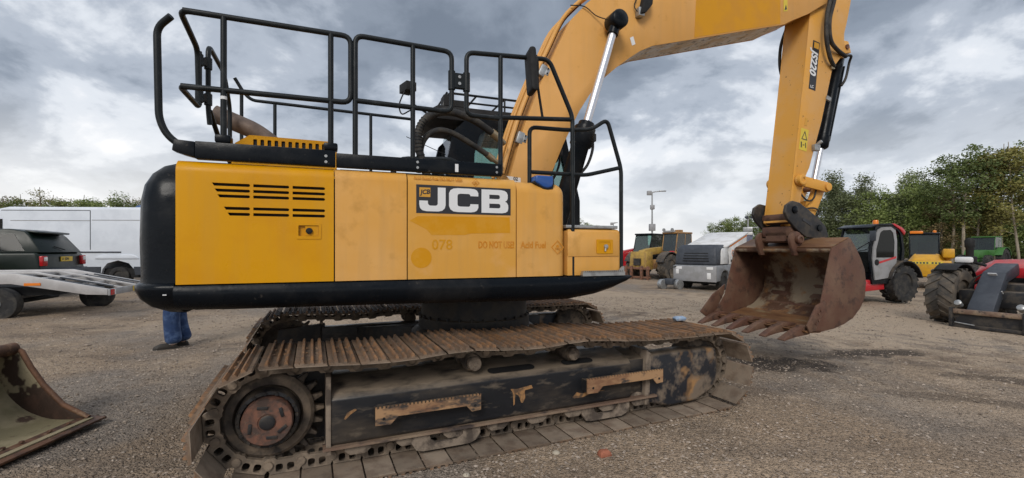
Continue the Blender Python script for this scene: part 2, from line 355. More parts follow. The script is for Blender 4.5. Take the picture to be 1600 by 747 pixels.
    bp = N.new('ShaderNodeBump'); bp.inputs['Strength'].default_value = 1.0; bp.inputs['Distance'].default_value = .04; L.new(h.outputs[0], bp.inputs['Height']); L.new(bp.outputs[0], b.inputs['Normal'])
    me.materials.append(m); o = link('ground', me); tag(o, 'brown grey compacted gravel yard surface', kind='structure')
    # loose gravel
    rng = np.random.default_rng(3); n = 75000
    d = 2.2 * (14 / 2.2) ** rng.random(n); a = (rng.random(n) - .5) * 2 * 1.15
    x = d * np.tan(a * .86) * 1.0; x = np.clip(x, -14, 14); y = d
    size = (.0028 + .009 * rng.random(n) ** 5) * (1 + d * .10)
    big = rng.random(n) > .992; size[big] *= 1.9
    octv = np.array([(1, 0, 0), (-1, 0, 0), (0, 1, 0), (0, -1, 0), (0, 0, 1), (0, 0, -1), (.62, .62, .4), (-.6, .62, .4)], float)[:6]
    octf = np.array([(0, 2, 4), (2, 1, 4), (1, 3, 4), (3, 0, 4), (2, 0, 5), (1, 2, 5), (3, 1, 5), (0, 3, 5)])
    th = rng.random(n) * 6.283; jit = .7 + .6 * rng.random((n, 6, 3)); P = octv[None] * jit * np.array([1.25, .95, .62])[None, None]
    cx, sx_ = np.cos(th), np.sin(th); X = P[..., 0] * cx[:, None] - P[..., 1] * sx_[:, None]; Y = P[..., 0] * sx_[:, None] + P[..., 1] * cx[:, None]
    z0 = np.array([gz(q, w) + noise.noise((q * .55, w * .55, 3)) * .016 + noise.noise((q * 2.1, w * 2.1, 8)) * .010 + .008 for q, w in zip(x, y)])
    V = np.stack([X * size[:, None] + x[:, None], Y * size[:, None] + y[:, None], P[..., 2] * size[:, None] + (z0 + size * .25)[:, None]], -1).reshape(-1, 3)
    Fc = (octf[None] + (np.arange(n) * 6)[:, None, None]).reshape(-1, 3)
    me = bpy.data.meshes.new('gravel'); me.from_pydata(V.tolist(), [], Fc.tolist())
    me.materials.append(M('loose_stone', (.30, .232, .172), .85, c2=(.235, .185, .142), scale=3, island=.45))
    tag(link('gravel', me), 'loose small grey and brown stones strewn over the yard', kind='stuff')
PALE = [(9.0, 11.0, 7.5, 4.6, .35, .85), (2.0, 13.5, 7, 3.0, 0, .7), (-4.5, 8.6, 3.2, 1.2, .1, .45), (4.5, 4.3, 1.6, .5, -.3, .35)]
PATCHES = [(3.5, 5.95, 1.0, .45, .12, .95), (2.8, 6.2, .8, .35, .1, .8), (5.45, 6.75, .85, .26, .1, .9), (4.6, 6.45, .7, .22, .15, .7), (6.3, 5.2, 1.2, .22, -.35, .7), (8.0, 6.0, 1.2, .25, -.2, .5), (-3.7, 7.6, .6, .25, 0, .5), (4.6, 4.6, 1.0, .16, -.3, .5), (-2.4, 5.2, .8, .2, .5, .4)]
build_ground()
# ------------------------------------------------------------------ excavator
EX = thing('excavator', 'large yellow tracked excavator with black handrails and toothed bucket hung at right', 'excavator', (-.401, 4.845, 0), R(20.3))
MAT['guard'] = M('rust_scraped_guard', (.014, .016, .022), .5, c2=(.36, .20, .085), scale=1.6, lo=.54, hi=.60, c3=(.20, .155, .115), scale3=4, lo3=.5, hi3=.62, dust=(.24, .19, .14), dustamt=.8, bump=.1, bscale=25)
MAT['hub'] = M('grimy_red_hub', (.19, .085, .055), .75, c2=(.07, .045, .036), scale=11, lo=.45, hi=.62, c3=(.20, .15, .11), scale3=19, lo3=.6, hi3=.72, bump=.12, bscale=50)
MAT['flange'] = M('worn_flange_steel', (.16, .10, .07), .7, c2=(.26, .19, .13), scale=4, lo=.45, hi=.62, c3=(.06, .045, .04), scale3=9, stretch=(.4, 1, 1))
MAT['scrape'] = M('orange_scraped_steel', (.33, .175, .07), .75, c2=(.10, .06, .035), scale=16, lo=.45, hi=.6, bump=.1)
UY = R(3.4)     # the undercarriage stands turned a little from the upper body
def track_path():
    sp = (-1.84, .41); rs = .315; idl = (1.90, .375); ri = .28
    pts = [(x, .095) for x in np.linspace(-1.84, 1.90, 60)]
    pts += arc(idl[0], idl[1], ri, -90, 90, 24)[1:]
    top = [(1.9, .655), (1.4, .655), (.9, .668), (.4, .71), (.05, .69), (-.25, .695), (-.6, .722), (-.9, .70), (-1.2, .695), (-1.55, .715), (-1.84, .725)]
    sp_ = spline([(a, 0, b) for a, b in top], 6); pts += [(p.x, p.z) for p in sp_][1:-1]
    pts += arc(sp[0], sp[1], rs, 90, 270, 26)
    P = np.array(pts); d = np.r_[0, np.cumsum(np.hypot(*np.diff(np.r_[P, P[:1]], axis=0).T))]
    return np.r_[P, P[:1]], d
def build_tracks():
    P, D = track_path(); n = round(D[-1] / .19); pitch = D[-1] / n
    at = lambda q: np.array([np.interp(q % D[-1], D, P[:, 0]), np.interp(q % D[-1], D, P[:, 1])])
    # shoe: x along travel, z outward (down when on the ground), three grousers
    w = .375; p = pitch / 2 - .003
    prof = [(-p, .060), (p - .006, .060), (p, .066), (p + .004, .074), (p + .002, .080), (p - .010, .080),
            (p - .028, .076), (p - .034, .100), (p - .046, .101), (p - .054, .076), (.010, .074), (.005, .096), (-.008, .097), (-.014, .074), (-p + .056, .074), (-p + .048, .100), (-p + .034, .102), (-p + .026, .076), (-p + .004, .070)]
    mb = MB().prism(prof, -w, w, 'y')
    for a in (-.036, .036):
        for b in (-.075, .075): mb.cyl((a, b, .07), (a, b, .088), .014, 6)
    shoe = mb.mesh('track_shoe', 'shoe', sharp=30)
    lp = [(-.125, -.030), (-.10, -.05), (-.06, -.05), (-.045, -.034), (.045, -.034), (.06, -.048), (.095, -.05), (.118, -.03), (.118, .012), (.095, .03), (.085, .055), (-.085, .055), (-.10, .02), (-.125, .005)]
    holes = [rrect(-.055, -.008, -.012, .045, .015, 3), rrect(.012, -.008, .055, .045, .015, 3)]
    lm = MB()
    for s in (-1, 1): lm.prism(lp, s * .062, s * .098, 'y', holes)
    for s in (-1, 1):
        lm.cyl((-.095, s * .098, -.008), (-.095, s * .112, -.008), .026, 10)
    linkm = lm.mesh('track_link', 'link')
    for side in (-1, 1):
        y0 = side * 1.195; pins = MB()
        for i in range(n):
            c = at(i * pitch); pins.cyl((c[0], y0 - .11, c[1]), (c[0], y0 + .11, c[1]), .024, 8)
        tr = pins.build('track', 'link', EX, rz=UY); tr['kind'] = 'stuff'
        for i in range(n):
            a = at(i * pitch); b = at((i + 1) * pitch); c = (a + b) / 2; d = b - a
            out = Vector((d[1], 0, -d[0])).normalized(); al = Vector((d[0], 0, d[1])).normalized(); yy = out.cross(al)
            Mx = Matrix(((al.x, yy.x, out.x, c[0]), (al.y, yy.y, out.y, y0), (al.z, yy.z, out.z, c[1]), (0, 0, 0, 1)))
            if side > 0 and False: continue
            for nm, me in (('track_shoe', shoe), ('track_link', linkm)):
                o = link(nm, me, tr); o.matrix_local = Mx
        S = side; Y = lambda q: S * q
        # frame: beam with a sloping top, near vertical outside
        sec = [(1.385, .20), (1.40, .22), (1.40, .50), (1.37, .535), (1.13, .60), (.98, .60), (.98, .20)]
        fr = MB(); fr.loft([[(t, Y(a), b) for a, b in sec] for t in (-1.48, .95)])
        fr.loft([[(t, Y(a), b) for a, b in [(1.36, .22), (1.36, .52), (1.12, .58), (1.0, .58), (1.0, .22)]] for t in (.94, 1.30)])
        fo = fr.build('track_frame', 'frame', EX, rz=UY, bevel=.008)
        MB().b2(-1.52, 1.22, Y(1.33), Y(1.425), .183, .2).build('flange', 'flange', fo)
        MB().prism([(-1.50, .15), (-1.47, .15), (-1.47, .66), (-1.50, .66)], Y(1.0), Y(1.41)).build('end_plate', 'mud', fo, bevel=.003)
        for a, b in ((-.35, .05), (.30, .6)): MB().add([(p, Y(1.372 - (q - .5) * .075 - .045), .5465 + (q - .5) * .0205 + .0095) for p, q in [(a + .03, 0), (b - .03, 0), (b - .008, .2), (b, .5), (b - .008, .8), (b - .03, 1), (a + .03, 1), (a + .008, .8), (a, .5), (a + .008, .2)]], [tuple(range(10))]).build('slot', 'blkm', fo)
        rs = random.Random(9)
        for cx, cz, pts in ((-.10, .36, [(-.09, .06), (-.03, .055), (.09, .07), (.10, .045), (.03, .035), (.035, -.02), (.015, -.06), (.0, -.055), (-.02, .0), (-.05, .02), (-.055, -.06), (-.065, -.07), (-.07, .03)]), (.44, .285, [(-.08, .0), (-.04, .035), (.02, .02), (.10, .03), (.24, .018), (.10, .008), (.02, -.012), (-.06, -.012)]), (-1.36, .40, [(-.03, -.03), (-.01, .01), (.04, .03), (.05, .02), (.01, -.005), (-.02, -.035)])):
            MB().prism([(cx + a, cz + b) for a, b in pts], Y(1.4005), Y(1.4025)).build('scrape', 'scrape', fo)
        MB().b2(.78, .86, Y(1.4005), Y(1.4025), .335, .375).build('cut_out', 'blkm', fo)
        # idler yoke cover: the deep muddy plate at the front end
        yk = [(1.12, .13), (1.40, .06), (1.72, .07), (1.93, .15), (2.0, .28), (1.98, .545), (1.55, .56), (1.15, .55)]
        MB().prism(yk, Y(1.20), Y(1.385)).build('idler_guard', 'guard', EX, rz=UY, bevel=.03, seg=3)
        MB().prism([(1.10, .12), (1.15, .12), (1.17, .57), (1.12, .60)], Y(1.15), Y(1.405)).build('yoke_flange', 'mud', EX, rz=UY, bevel=.005)
        MB().lathe([(.05, -.09), (.20, -.085), (.25, -.05), (.27, -.09), (.285, -.06), (.285, .06), (.27, .09), (.25, .05), (.20, .085), (.05, .09)], (1.90, Y(1.195), .375), (0, 1, 0), 40).build('idler', 'sprk', EX, rz=UY)
        # sprocket with teeth
        tp = []
        for i in range(23):
            a = 360 / 23 * i
            for da, r in ((-5.2, .272), (-3.0, .300), (-1.6, .335), (1.6, .335), (3.0, .300), (5.2, .272)): tp.append((-1.84 + r * math.cos(R(a + da)), .41 + r * math.sin(R(a + da))))
        so = MB().prism(tp, Y(1.165), Y(1.225)).build('sprocket', 'sprk', EX, rz=UY, bevel=.006)
        c = (-1.84, 0, .41)
        MB().lathe([(.27, 1.20), (.272, 1.245), (.25, 1.262), (.205, 1.262), (.19, 1.235), (.19, 1.20)], c, (0, S, 0), 48).build('sprocket_rim', 'sprk', so)
        MB().prism([(-1.98, .30), (-1.90, .16), (-1.45, .16), (-1.45, .64), (-1.92, .60)], Y(1.0), Y(1.09)).build('drive_bracket', 'blkd', so)
        hb = MB().lathe([(.185, 1.22), (.185, 1.31), (.178, 1.325), (.158, 1.33), (.155, 1.20)], c, (0, S, 0), 40)
        for i in range(16):
            a = R(i * 22.5 + 5); q = (c[0] + .166 * math.cos(a), Y(1.325), c[2] + .166 * math.sin(a)); hb.cyl(q, (q[0], Y(1.342), q[2]), .011, 6)
        hb.build('final_drive', 'blkd', so)
        cv = MB().lathe([(.148, 1.28), (.148, 1.372), (.140, 1.384), (.055, 1.388), (.052, 1.382), (.0, 1.382)], c, (0, S, 0), 40).build('hub_cover', 'hub', so)
        pd = MB()
        for a in (35, 105, 195, 285, 330):
            q = (c[0] + .098 * math.cos(R(a)), Y(1.387), c[2] + .098 * math.sin(R(a))); pd.box(q, (.062, .012, .02), ry=-R(a + 70))
        pd.lathe([(.046, 1.375), (.046, 1.39), (.03, 1.394), (.0, 1.394)], c, (0, S, 0), 16)
        pd.build('cover_plug', 'blkd', so, bevel=.003)
        for t, z in ((-.47, .635), (.39, .63)):
            ro = MB().lathe([(.07, -.13), (.07, -.05), (.055, -.045), (.055, .045), (.07, .05), (.07, .13), (.06, .145)], (t, Y(1.195), z), (0, S, 0), 22).build('carrier_roller', 'sprk', EX, rz=UY)
            cp = MB().lathe([(.052, .143), (.052, .19), (.046, .198), (.018, .198), (.015, .203), (0, .203)], (t, Y(1.195), z), (0, S, 0), 18)
            for i in range(5): cp.cyl((t + .034 * math.cos(i * 1.257), Y(1.392), z + .034 * math.sin(i * 1.257)), (t + .034 * math.cos(i * 1.257), Y(1.399), z + .034 * math.sin(i * 1.257)), .007, 6)
            cp.build('end_cap', 'mud', ro)
            MB().bar((t + .06, Y(1.15), .56), (t + .02, Y(1.15), z), .05, .05).build('bracket', 'blkd', ro)
        for t in np.linspace(-1.30, 1.05, 8):
            MB().lathe([(.045, -.17), (.06, -.16), (.062, -.125), (.088, -.12), (.088, -.075), (.072, -.07), (.072, .07), (.088, .075), (.088, .12), (.062, .125), (.06, .16), (.045, .17)], (t, Y(1.195), .178), (0, S, 0), 20).build('track_roller', 'mud', EX, rz=UY)
            MB().prism([(t - .09, .19), (t - .085, .15), (t - .05, .12), (t + .05, .12), (t + .085, .15), (t + .09, .19)], Y(1.36), Y(1.395)).build('roller_bracket', 'mud', EX, rz=UY, bevel=.006)
        for t0, t1 in ((-.94, -.44), (.46, .93)):
            m = (t0 + t1) / 2
            o_ = [(t0, .195), (t0 - .005, .13), (t0 + .03, .075), (t0 + .08, .062), (t1 - .08, .062), (t1 - .03, .08), (t1 + .005, .13), (t1, .195)]
            MB().prism(o_, Y(1.365), Y(1.40), 'y', [[(m - .13, .19), (m - .12, .14), (m - .08, .11), (m + .08, .11), (m + .12, .14), (m + .13, .19)]]).build('track_guard', 'mud', EX, rz=UY)
        for t0, t1 in ((-1.20, -.46), (.45, 1.23)):
            teeth = []; k = 28
            for i in range(k):
                x = t0 + (t1 - t0) * (i + .0) / k; teeth += [(x, .445), (x + .011, .445), (x + .013, .432), (x + .022, .432)]
            o_ = [(t0, .445)] + teeth[1:] + [(t1, .445), (t1, .33), (t1 - .07, .325), (t1 - .11, .37), (t0 + .15, .37), (t0 + .10, .322), (t0, .325)]
            st = MB().prism(o_, Y(1.475), Y(1.487)).build('step', 'step', EX, rz=UY)
            MB().prism([(t0, .428), (t0 + .012, .428), (t0 + .012, .33), (t0, .33)], Y(1.40), Y(1.475)).prism([(t1 - .012, .428), (t1, .428), (t1, .34), (t1 - .012, .34)], Y(1.40), Y(1.475)).b2(t0 + .012, t1 - .012, Y(1.40), Y(1.475), .412, .424).build('step_bracket', 'blkd', st)
            MB().cyl((t0 + .055, Y(1.486), .365), (t0 + .055, Y(1.489), .365), .010, 10).cyl((t1 - .045, Y(1.486), .365), (t1 - .045, Y(1.489), .365), .010, 10).build('bolt_hole', 'blkm', st)
    # centre frame
    cf = MB().lathe([(.62, .42), (.66, .5), (.66, .66), (.60, .70)], (0, 0, 0), (0, 0, 1), 32)
    for sx in (-1, 1):
        for sy in (-1, 1):
            cf.loft([[(sx * x0, sy * y0, z0), (sx * x1, sy * y1, z0), (sx * x1, sy * y1, z1), (sx * x0, sy * y0, z1)] for x0, y0, x1, y1, z0, z1 in ((.25, .60, .62, .2, .42, .68), (.55, 1.0, 1.12, 1.0, .30, .58))])
    cf.build('centre_frame', 'blkd', EX, rz=UY, bevel=.01)
    sr = MB().lathe([(.56, .69), (.58, .70), (.58, .80), (.555, .81), (.555, 1.06)], (0, 0, 0), (0, 0, 1), 48)
    sr.build('slew_ring', 'blkd', EX)
    rb = MB()
    for i in range(30): a = i * .2094; rb.cyl((.57 * math.cos(a), .57 * math.sin(a), .805), (.57 * math.cos(a), .57 * math.sin(a), .83), .014, 6)
    rb.build('ring_bolt', 'blkd', EX)
build_tracks()

S0 = -1.345
def top_panel(name, mat, t0, t1, z0=1.275, zt=2.052, rad=.075, holes=(), deep=.42):
    mb = MB(); zf = zt - rad; polys = [[(t0, z0), (t1, z0), (t1, zf), (t0, zf)]] + [list(h) for h in holes]
    flat = [p for q in polys for p in q]; n = len(flat)
    if holes: f = list(tessellate_polygon([[Vector((p[0], p[1], 0)) for p in q] for q in polys]))
    else: f = [(0, 1, 2, 3)]
    v = [(p[0], S0, p[1]) for p in flat]; o = 4
    for q in polys[1:]:                     # the returned edges of the openings
        k = len(q); w = len(v); v += [(p[0], S0 + .016, p[1]) for p in q]
        f += [(o + i, w + i, w + (i + 1) % k, o + (i + 1) % k) for i in range(k)]; o += k
    mb.add(v, f)
    a = [(S0 + rad - rad * math.cos(R(q)), zf + rad * math.sin(R(q))) for q in range(0, 91, 15)] + [(S0 + deep, zt + .004)]
    mb.loft([[(t, p[0], p[1]) for p in a] for t in (t0, t1)], caps=False, closed=False)
    for t in (t0, t1):                      # side returns
        r = [(S0, z0)] + a; mb.loft([[(t, p[0], p[1]) for p in r], [(t, max(p[0], S0) + .02, p[1] - (.02 if i > 1 else 0)) for i, p in enumerate(r)]], caps=False, closed=False)
    return mb.build(name, mat, EX, sharp=40)
def build_body():
    # counterweight
    half = [(-2.285, -1.345), (-2.36, -1.345), (-2.43, -1.325), (-2.485, -1.28), (-2.525, -1.21), (-2.56, -1.10), (-2.63, -.8), (-2.69, -.42), (-2.71, 0)]
    plan = half + [(a, -b) for a, b in half[-2::-1]]
    nrm = []
    for i in range(len(plan)):
        a = Vector(plan[max(i - 1, 0)]); b = Vector(plan[min(i + 1, len(plan) - 1)]); d = (b - a).normalized(); nrm.append(Vector((-d.y, d.x)) * -1)
    def ring(z, ins):
        r = []
        for (t, s), q in zip(plan, nrm):
            k = ins; tt = t - q.x * k * -1 if False else t + (-q.x) * k * -1; ss = s
            tt = t - q.x * k; ss = s - q.y * k
            r.append((min(tt, -2.285), ss, z))
        return r
    # outward normal check
    if Vector(nrm[len(plan) // 2]).x > 0: nrm = [-q for q in nrm]
    lv = [(1.075, .26), (1.09, .17), (1.13, .075), (1.18, .022), (1.235, -.004), (1.262, -.006), (1.274, .004), (1.284, .022), (1.32, .026), (1.55, .02), (1.80, .026), (1.90, .045), (1.975, .085), (2.025, .14), (2.055, .22), (2.062, .34)]
    cw = MB().loft([ring(z, i) for z, i in lv]); cw.build('counterweight', 'blk', EX, sharp=50)
    nk = MB(); nk.box((-2.44, S0 + .058, 1.226), (.035, .012, .006), rz=.3); nk.box((-2.33, S0 - .006, 1.215), (.02, .006, .006)); nk.build('paint_chip', 'white', EX)
    # lower sill along the near side, and one along the far side
    for S in (-1, 1):
        tz = [(-2.284, 1.105), (-2.0, 1.095), (-1.0, 1.085), (.1, 1.065), (.45, 1.068), (.70, 1.105), (.88, 1.155), (.98, 1.20), (1.025, 1.235)]
        rg = []
        for t, zb in tz:
            k = 1 if t < .6 else max(.12, (1.05 - t) / .45); h = 1.266 - zb
            rg.append([(t, S * q, zz) for q, zz in ((1.348, 1.266), (1.366, 1.266 - h * .18), (1.366, 1.266 - h * .42), (1.345, 1.266 - h * .72), (1.29, zb + h * .06), (1.18, zb), (.85, zb), (.85, 1.266))])
        MB().loft(rg).build('lower_sill', 'blk', EX, sharp=50)
    MB().b2(-2.3, .9, -.86, .86, 1.06, 1.26).build('main_frame', 'blkd', EX)
    MB().b2(-2.26, .30, S0 + .03, -.55, 1.268, 1.98).b2(-2.26, -.5, -.55, 1.3, 1.268, 1.99).build('engine_bay', 'blkm', EX)
    # engine door with two banks of slots
    sl = []
    def slot(a, b, z, h=.019, sk=0): sl.append([(a + sk, z - h / 2)] + arc(b - h / 2, z, h / 2, -90, 90, 4) + [(a, z + h / 2)])
    for z, o in ((1.905, 0), (1.868, .015), (1.832, .03)):
        slot(-2.085 + o, -1.873, z, sk=.012); slot(-1.855, -1.645, z); slot(-1.625, -1.425, z)
    for z, o in ((1.755, .065), (1.718, .085)):
        slot(-2.085 + o, -1.873, z, sk=.012); slot(-1.855, -1.645, z); slot(-1.625, -1.425, z)
    lat = [rrect(-1.588, 1.582, -1.465, 1.652, .006, 2)]
    dr = top_panel('engine_door', 'yel', -2.276, -1.370, holes=sl + lat)
    lm = MB(); lm.prism(rrect(-1.605, 1.562, -1.448, 1.672, .008, 2), S0 - .004, S0 + .002, 'y', [rrect(-1.59, 1.580, -1.463, 1.654, .006, 2)])
    lm.b2(-1.592, -1.461, S0 + .02, S0 + .024, 1.57, 1.66); lm.b2(-1.548, -1.466, S0 + .003, S0 + .02, 1.584, 1.650)
    la = lm.build('latch', 'yel', dr); MB().lathe([(.022, -.006), (.020, .012), (.012, .016), (0, .016)], (-1.524, S0, 1.617), (0, -1, 0), 12).build('latch_knob', 'blkm', la)
    top_panel('side_panel', 'fade', -1.362, -.880)
    tp = top_panel('tank_panel', 'tank', -.872, -.038, zt=2.046)
    fr = MB().b2(-.03, .412, S0, -.62, 1.275, 2.035)
    # front tank cover: rounded front and top edges
    bm_f = lambda c, e: (c.x > .40 and abs(c.z - 1.275) > .01) or (c.z > 2.0 and c.y < S0 + .01)
    tc = fr.build('fuel_tank', 'fade', EX, bevel=.10, seg=6, bfilter=bm_f, sharp=40)
    # lettering and marks on the tank panel
    def decal(me, name, par, t, z, out=.0015): 
        o = link(name, me, par); o.location = (t, S0 - out, z); o.rotation_euler = (R(90), 0, 0); return o
    pl = MB().prism([(-.812, 1.757), (-.082, 1.757), (-.082, 1.965), (-.812, 1.965)], S0 - .002, S0).build('logo_plate', 'decalk', tp)
    W, H = .73, .208; x0, z0 = -.812, 1.757
    def gl(poly, holes=()): lg.prism([(x0 + a * W, z0 + b * H) for a, b in poly], S0 - .0045, S0 - .0019, 'y', [[(x0 + a * W, z0 + b * H) for a, b in h] for h in holes])
    lg = MB()
    # J
    J = [(.215, .92), (.295, .92), (.295, .30), (.285, .18), (.26, .10), (.22, .07), (.10, .07), (.06, .10), (.037, .18), (.030, .30), (.030, .44), (.115, .44), (.115, .34), (.125, .29), (.14, .27), (.19, .27), (.208, .29), (.215, .34)]
    gl(J)
    # C
    Cc = [(.64, .66), (.64, .78), (.625, .87), (.60, .915), (.56, .93), (.42, .93), (.375, .91), (.345, .85), (.33, .74), (.33, .28), (.345, .16), (.375, .09), (.42, .07), (.56, .07), (.60, .09), (.625, .14), (.64, .24), (.64, .37), (.555, .37), (.552, .30), (.535, .27), (.45, .27), (.425, .29), (.418, .35), (.418, .65), (.425, .71), (.45, .735), (.535, .735), (.552, .71), (.555, .66)]
    gl(Cc)
    B = [(.675, .07), (.90, .07), (.94, .09), (.965, .15), (.972, .25), (.970, .38), (.955, .47), (.935, .505), (.955, .545), (.965, .62), (.966, .75), (.955, .85), (.93, .905), (.89, .93), (.675, .93)]
    gl(B, [[(.76, .25), (.865, .25), (.88, .27), (.884, .33), (.88, .39), (.865, .415), (.76, .415)], [(.76, .59), (.86, .59), (.874, .61), (.878, .665), (.874, .72), (.86, .745), (.76, .745)]])
    lg.build('logo_letters', 'white', pl)
    MB().b2(x0 + .03 * W, x0 + .14 * W, S0 - .004, S0 - .002, z0 + .57 * H, z0 + .90 * H).build('logo_badge', 'wbadge', pl)
    o = link('badge_letters', text_mesh('JCB', .045, 'decalk', .0005, .0015, .2), pl); o.location = (x0 + .042 * W, S0 - .0048, z0 + .66 * H); o.rotation_euler = (R(90), R(-5), 0)
    # marks where old lettering kept the paint from fading
    decal(text_mesh('078', .105, 'ghost', .0005, .001), 'ghost_number', tp, -.70, 1.492)
    decal(text_mesh('DO NOT USE!', .074, 'ghost2', .0005, .0022, 0, .635), 'ghost_lettering', tp, -.345, 1.502)
    decal(text_mesh('Acid Fuel', .074, 'ghost2', .0005, .0022, 0, .78), 'ghost_lettering', tc, .003, 1.502)
    decal(text_mesh('Acid Baked Fuel DO NOT USE!', .03, 'ghost2', .0004, .0009, 0, .92), 'ghost_lettering', tp, -.83, 2.003)
    def diamond(par, t, z, r, nm):
        d = MB().prism([(t - r, z), (t, z - r), (t + r, z), (t, z + r)], S0 - .002, S0 - .0005, 'y', [[(t - r * .82, z), (t, z - r * .82), (t + r * .82, z), (t, z + r * .82)]])
        d.lathe([(r * .22, 0), (r * .22, .001)], (t, S0 - .001, z + r * .12), (0, -1, 0), 10)
        d.bar((t - r * .4, S0 - .0015, z - r * .35), (t + r * .4, S0 - .0015, z - r * .1), .001, r * .1); d.bar((t + r * .4, S0 - .0015, z - r * .35), (t - r * .4, S0 - .0015, z - r * .1), .001, r * .1)
        d.build(nm, 'ghost2', par)
    diamond(tc, .325, 1.508, .058, 'ghost_diamond'); diamond(tp, -.365, 2.0 - .002, .030, 'ghost_diamond')
    MB().lathe([(.075, 0), (.075, .0012)], (-.775, S0, 1.43), (0, -1, 0), 28).build('ghost_disc', 'ghost', tp)
    MB().prism([(-.80, 1.735), (-.09, 1.742), (-.085, 1.62), (-.40, 1.612), (-.45, 1.60), (-.70, 1.598), (-.74, 1.64), (-.86, 1.70)], S0 - .0012, S0 - .0002).build('ghost_stripe', 'ghost', tp)
    # black beam along the top edge carrying the handrails
    bm = MB().b2(-2.18, -1.36, -1.335, -1.27, 2.062, 2.172).b2(-1.355, -.145, -1.325, -1.27, 2.062, 2.158)
    bm.prism([(-2.30, 2.105), (-2.24, 2.085), (-2.18, 2.07), (-2.18, 2.168), (-2.29, 2.175)], -1.335, -1.25)
    bo = bm.build('rail_beam', 'blk', EX, bevel=.006)
    bt = MB()
    for t in (-1.42, -.80, -.19):
        for z in (2.09, 2.13): bt.cyl((t, -1.33 if t < -1.37 else -1.325, z), (t, -1.338 if t < -1.37 else -1.332, z), .010, 8)
    bt.build('bolt', 'steel', bo)
    MB().b2(-.52, -.495, -1.329, -1.325, 2.075, 2.135).build('label', 'white', bo)
    for t in (-2.03, -1.39): MB().b2(t - .045, t + .045, -1.335, -1.25, 2.173, 2.225).build('post_socket', 'blk', bo, bevel=.012)
    # hood with louvres
    hs = [rrect(-1.975 + i * .05, 2.31, -1.948 + i * .05, 2.36, .006, 2) for i in range(11)]
    hd = MB().prism([(-2.14, 2.06), (-1.36, 2.06), (-1.36, 2.36), (-1.42, 2.385), (-2.0, 2.39), (-2.10, 2.32)], -.62, -.60, 'y', hs)
    hd.prism([(-2.12, 2.06), (-1.38, 2.06), (-1.38, 2.37), (-1.42, 2.388), (-2.0, 2.393), (-2.09, 2.33)], -.60, .5, 'y')
    hd.build('hood', 'yel', EX)
    hb = MB(); [hb.prism(h, -.607, -.598) for h in hs]; hb.build('hood_louvre', 'blkm', EX)
    MB().tube(spline([(-1.80, .0, 2.36), (-1.92, .0, 2.46), (-2.06, .0, 2.56), (-2.20, .0, 2.62), (-2.38, .0, 2.69)], 6), .078, 20).build('exhaust_pipe', 'exh', EX)
    # upper works between hood and boom
    MB().b2(-1.33, -.55, -1.24, -.5, 2.0, 2.06).b2(-.5, .25, -.9, .4, 1.27, 2.03).build('deck_top', 'blkd', EX)
    MB().tube(fillet([(-.90, -.5, 2.05), (-.88, -.5, 2.30), (-.30, -.5, 2.33), (-.2, -.5, 2.1)], .14), .026, 10).build('guard_hoop', 'blkr', EX)
    # front box with tread plates
    fb = MB().b2(.43, .955, -1.315, -.85, 1.275, 1.665)
    fbo = fb.build('tool_box', 'fade', EX, bevel=.04, seg=4, bfilter=lambda c, e: c.x > .94 and abs(c.z - 1.275) > .01 or c.z > 1.65)
    MB().b2(.43, .925, -1.322, -1.3, 1.43, 1.64).build('box_door', 'fade', fbo, bevel=.006)
    lp_ = MB().prism(rrect(.70, 1.455, .86, 1.575, .008, 2), -1.328, -1.322, 'y', [rrect(.725, 1.475, .835, 1.555, .006, 2)]).b2(.72, .84, -1.3235, -1.3225, 1.47, 1.56).build('latch', 'yel', fbo)
    MB().lathe([(.02, 0), (.018, .016), (0, .018)], (.79, -1.322, 1.515), (0, -1, 0), 12).cyl((.785, -1.33, 1.51), (.78, -1.333, 1.475), .008, 8).build('latch_knob', 'steel', lp_)
    MB().b2(.42, .92, -1.31, -.82, 1.668, 1.694).build('tread_plate', 'steel', EX, bevel=.004)
    ts = MB().b2(.55, .96, -1.36, -1.322, 1.268, 1.30)
    for i in range(20): ts.b2(.555 + i * .02, .565 + i * .02, -1.365, -1.325, 1.30, 1.312)
    ts.prism([(.90, 1.30), (.96, 1.30), (.96, 1.345), (.945, 1.345)], -1.345, -1.33); ts.build('step_tread', 'steel', EX)
    # filler cap and sticker
    cap = MB().prism([(.135, 2.085), (.285, 2.085), (.287, 2.02), (.272, 1.992), (.235, 1.985), (.20, 1.99), (.13, 2.03)], -1.352, -1.24).build('filler_cap', 'blue', EX, bevel=.012, seg=3)
    MB().prism([(.125, 2.04), (.125, 2.025), (.20, 1.98), (.24, 1.974), (.285, 1.982), (.297, 2.02), (.295, 2.09), (.28, 2.086)], -1.34, -1.23).build('cap_rim', 'blkm', cap)
    stq = MB().prism([(.0, 2.12), (.13, 2.11), (.13, 2.035), (.075, 2.035)], -1.02, -1.015).build('data_sticker', 'white', EX)
    o = link('sticker_print', text_mesh('02\n00', .042, 'decalk', .0004, .001), stq); o.location = (.062, -1.022, 2.085); o.rotation_euler = (R(90), 0, 0)
MAT['wbadge'] = M('badge_yellow', (.60, .30, .03), .4); MAT['ghost'] = M('unfaded_paint', (.60, .265, .004), .42, c2=(.61, .285, .02), scale=7, spec=.25); MAT['ghost2'] = M('unfaded_orange_paint', (.57, .21, .012), .45, c2=(.59, .25, .04), scale=12, spec=.25)
build_body()

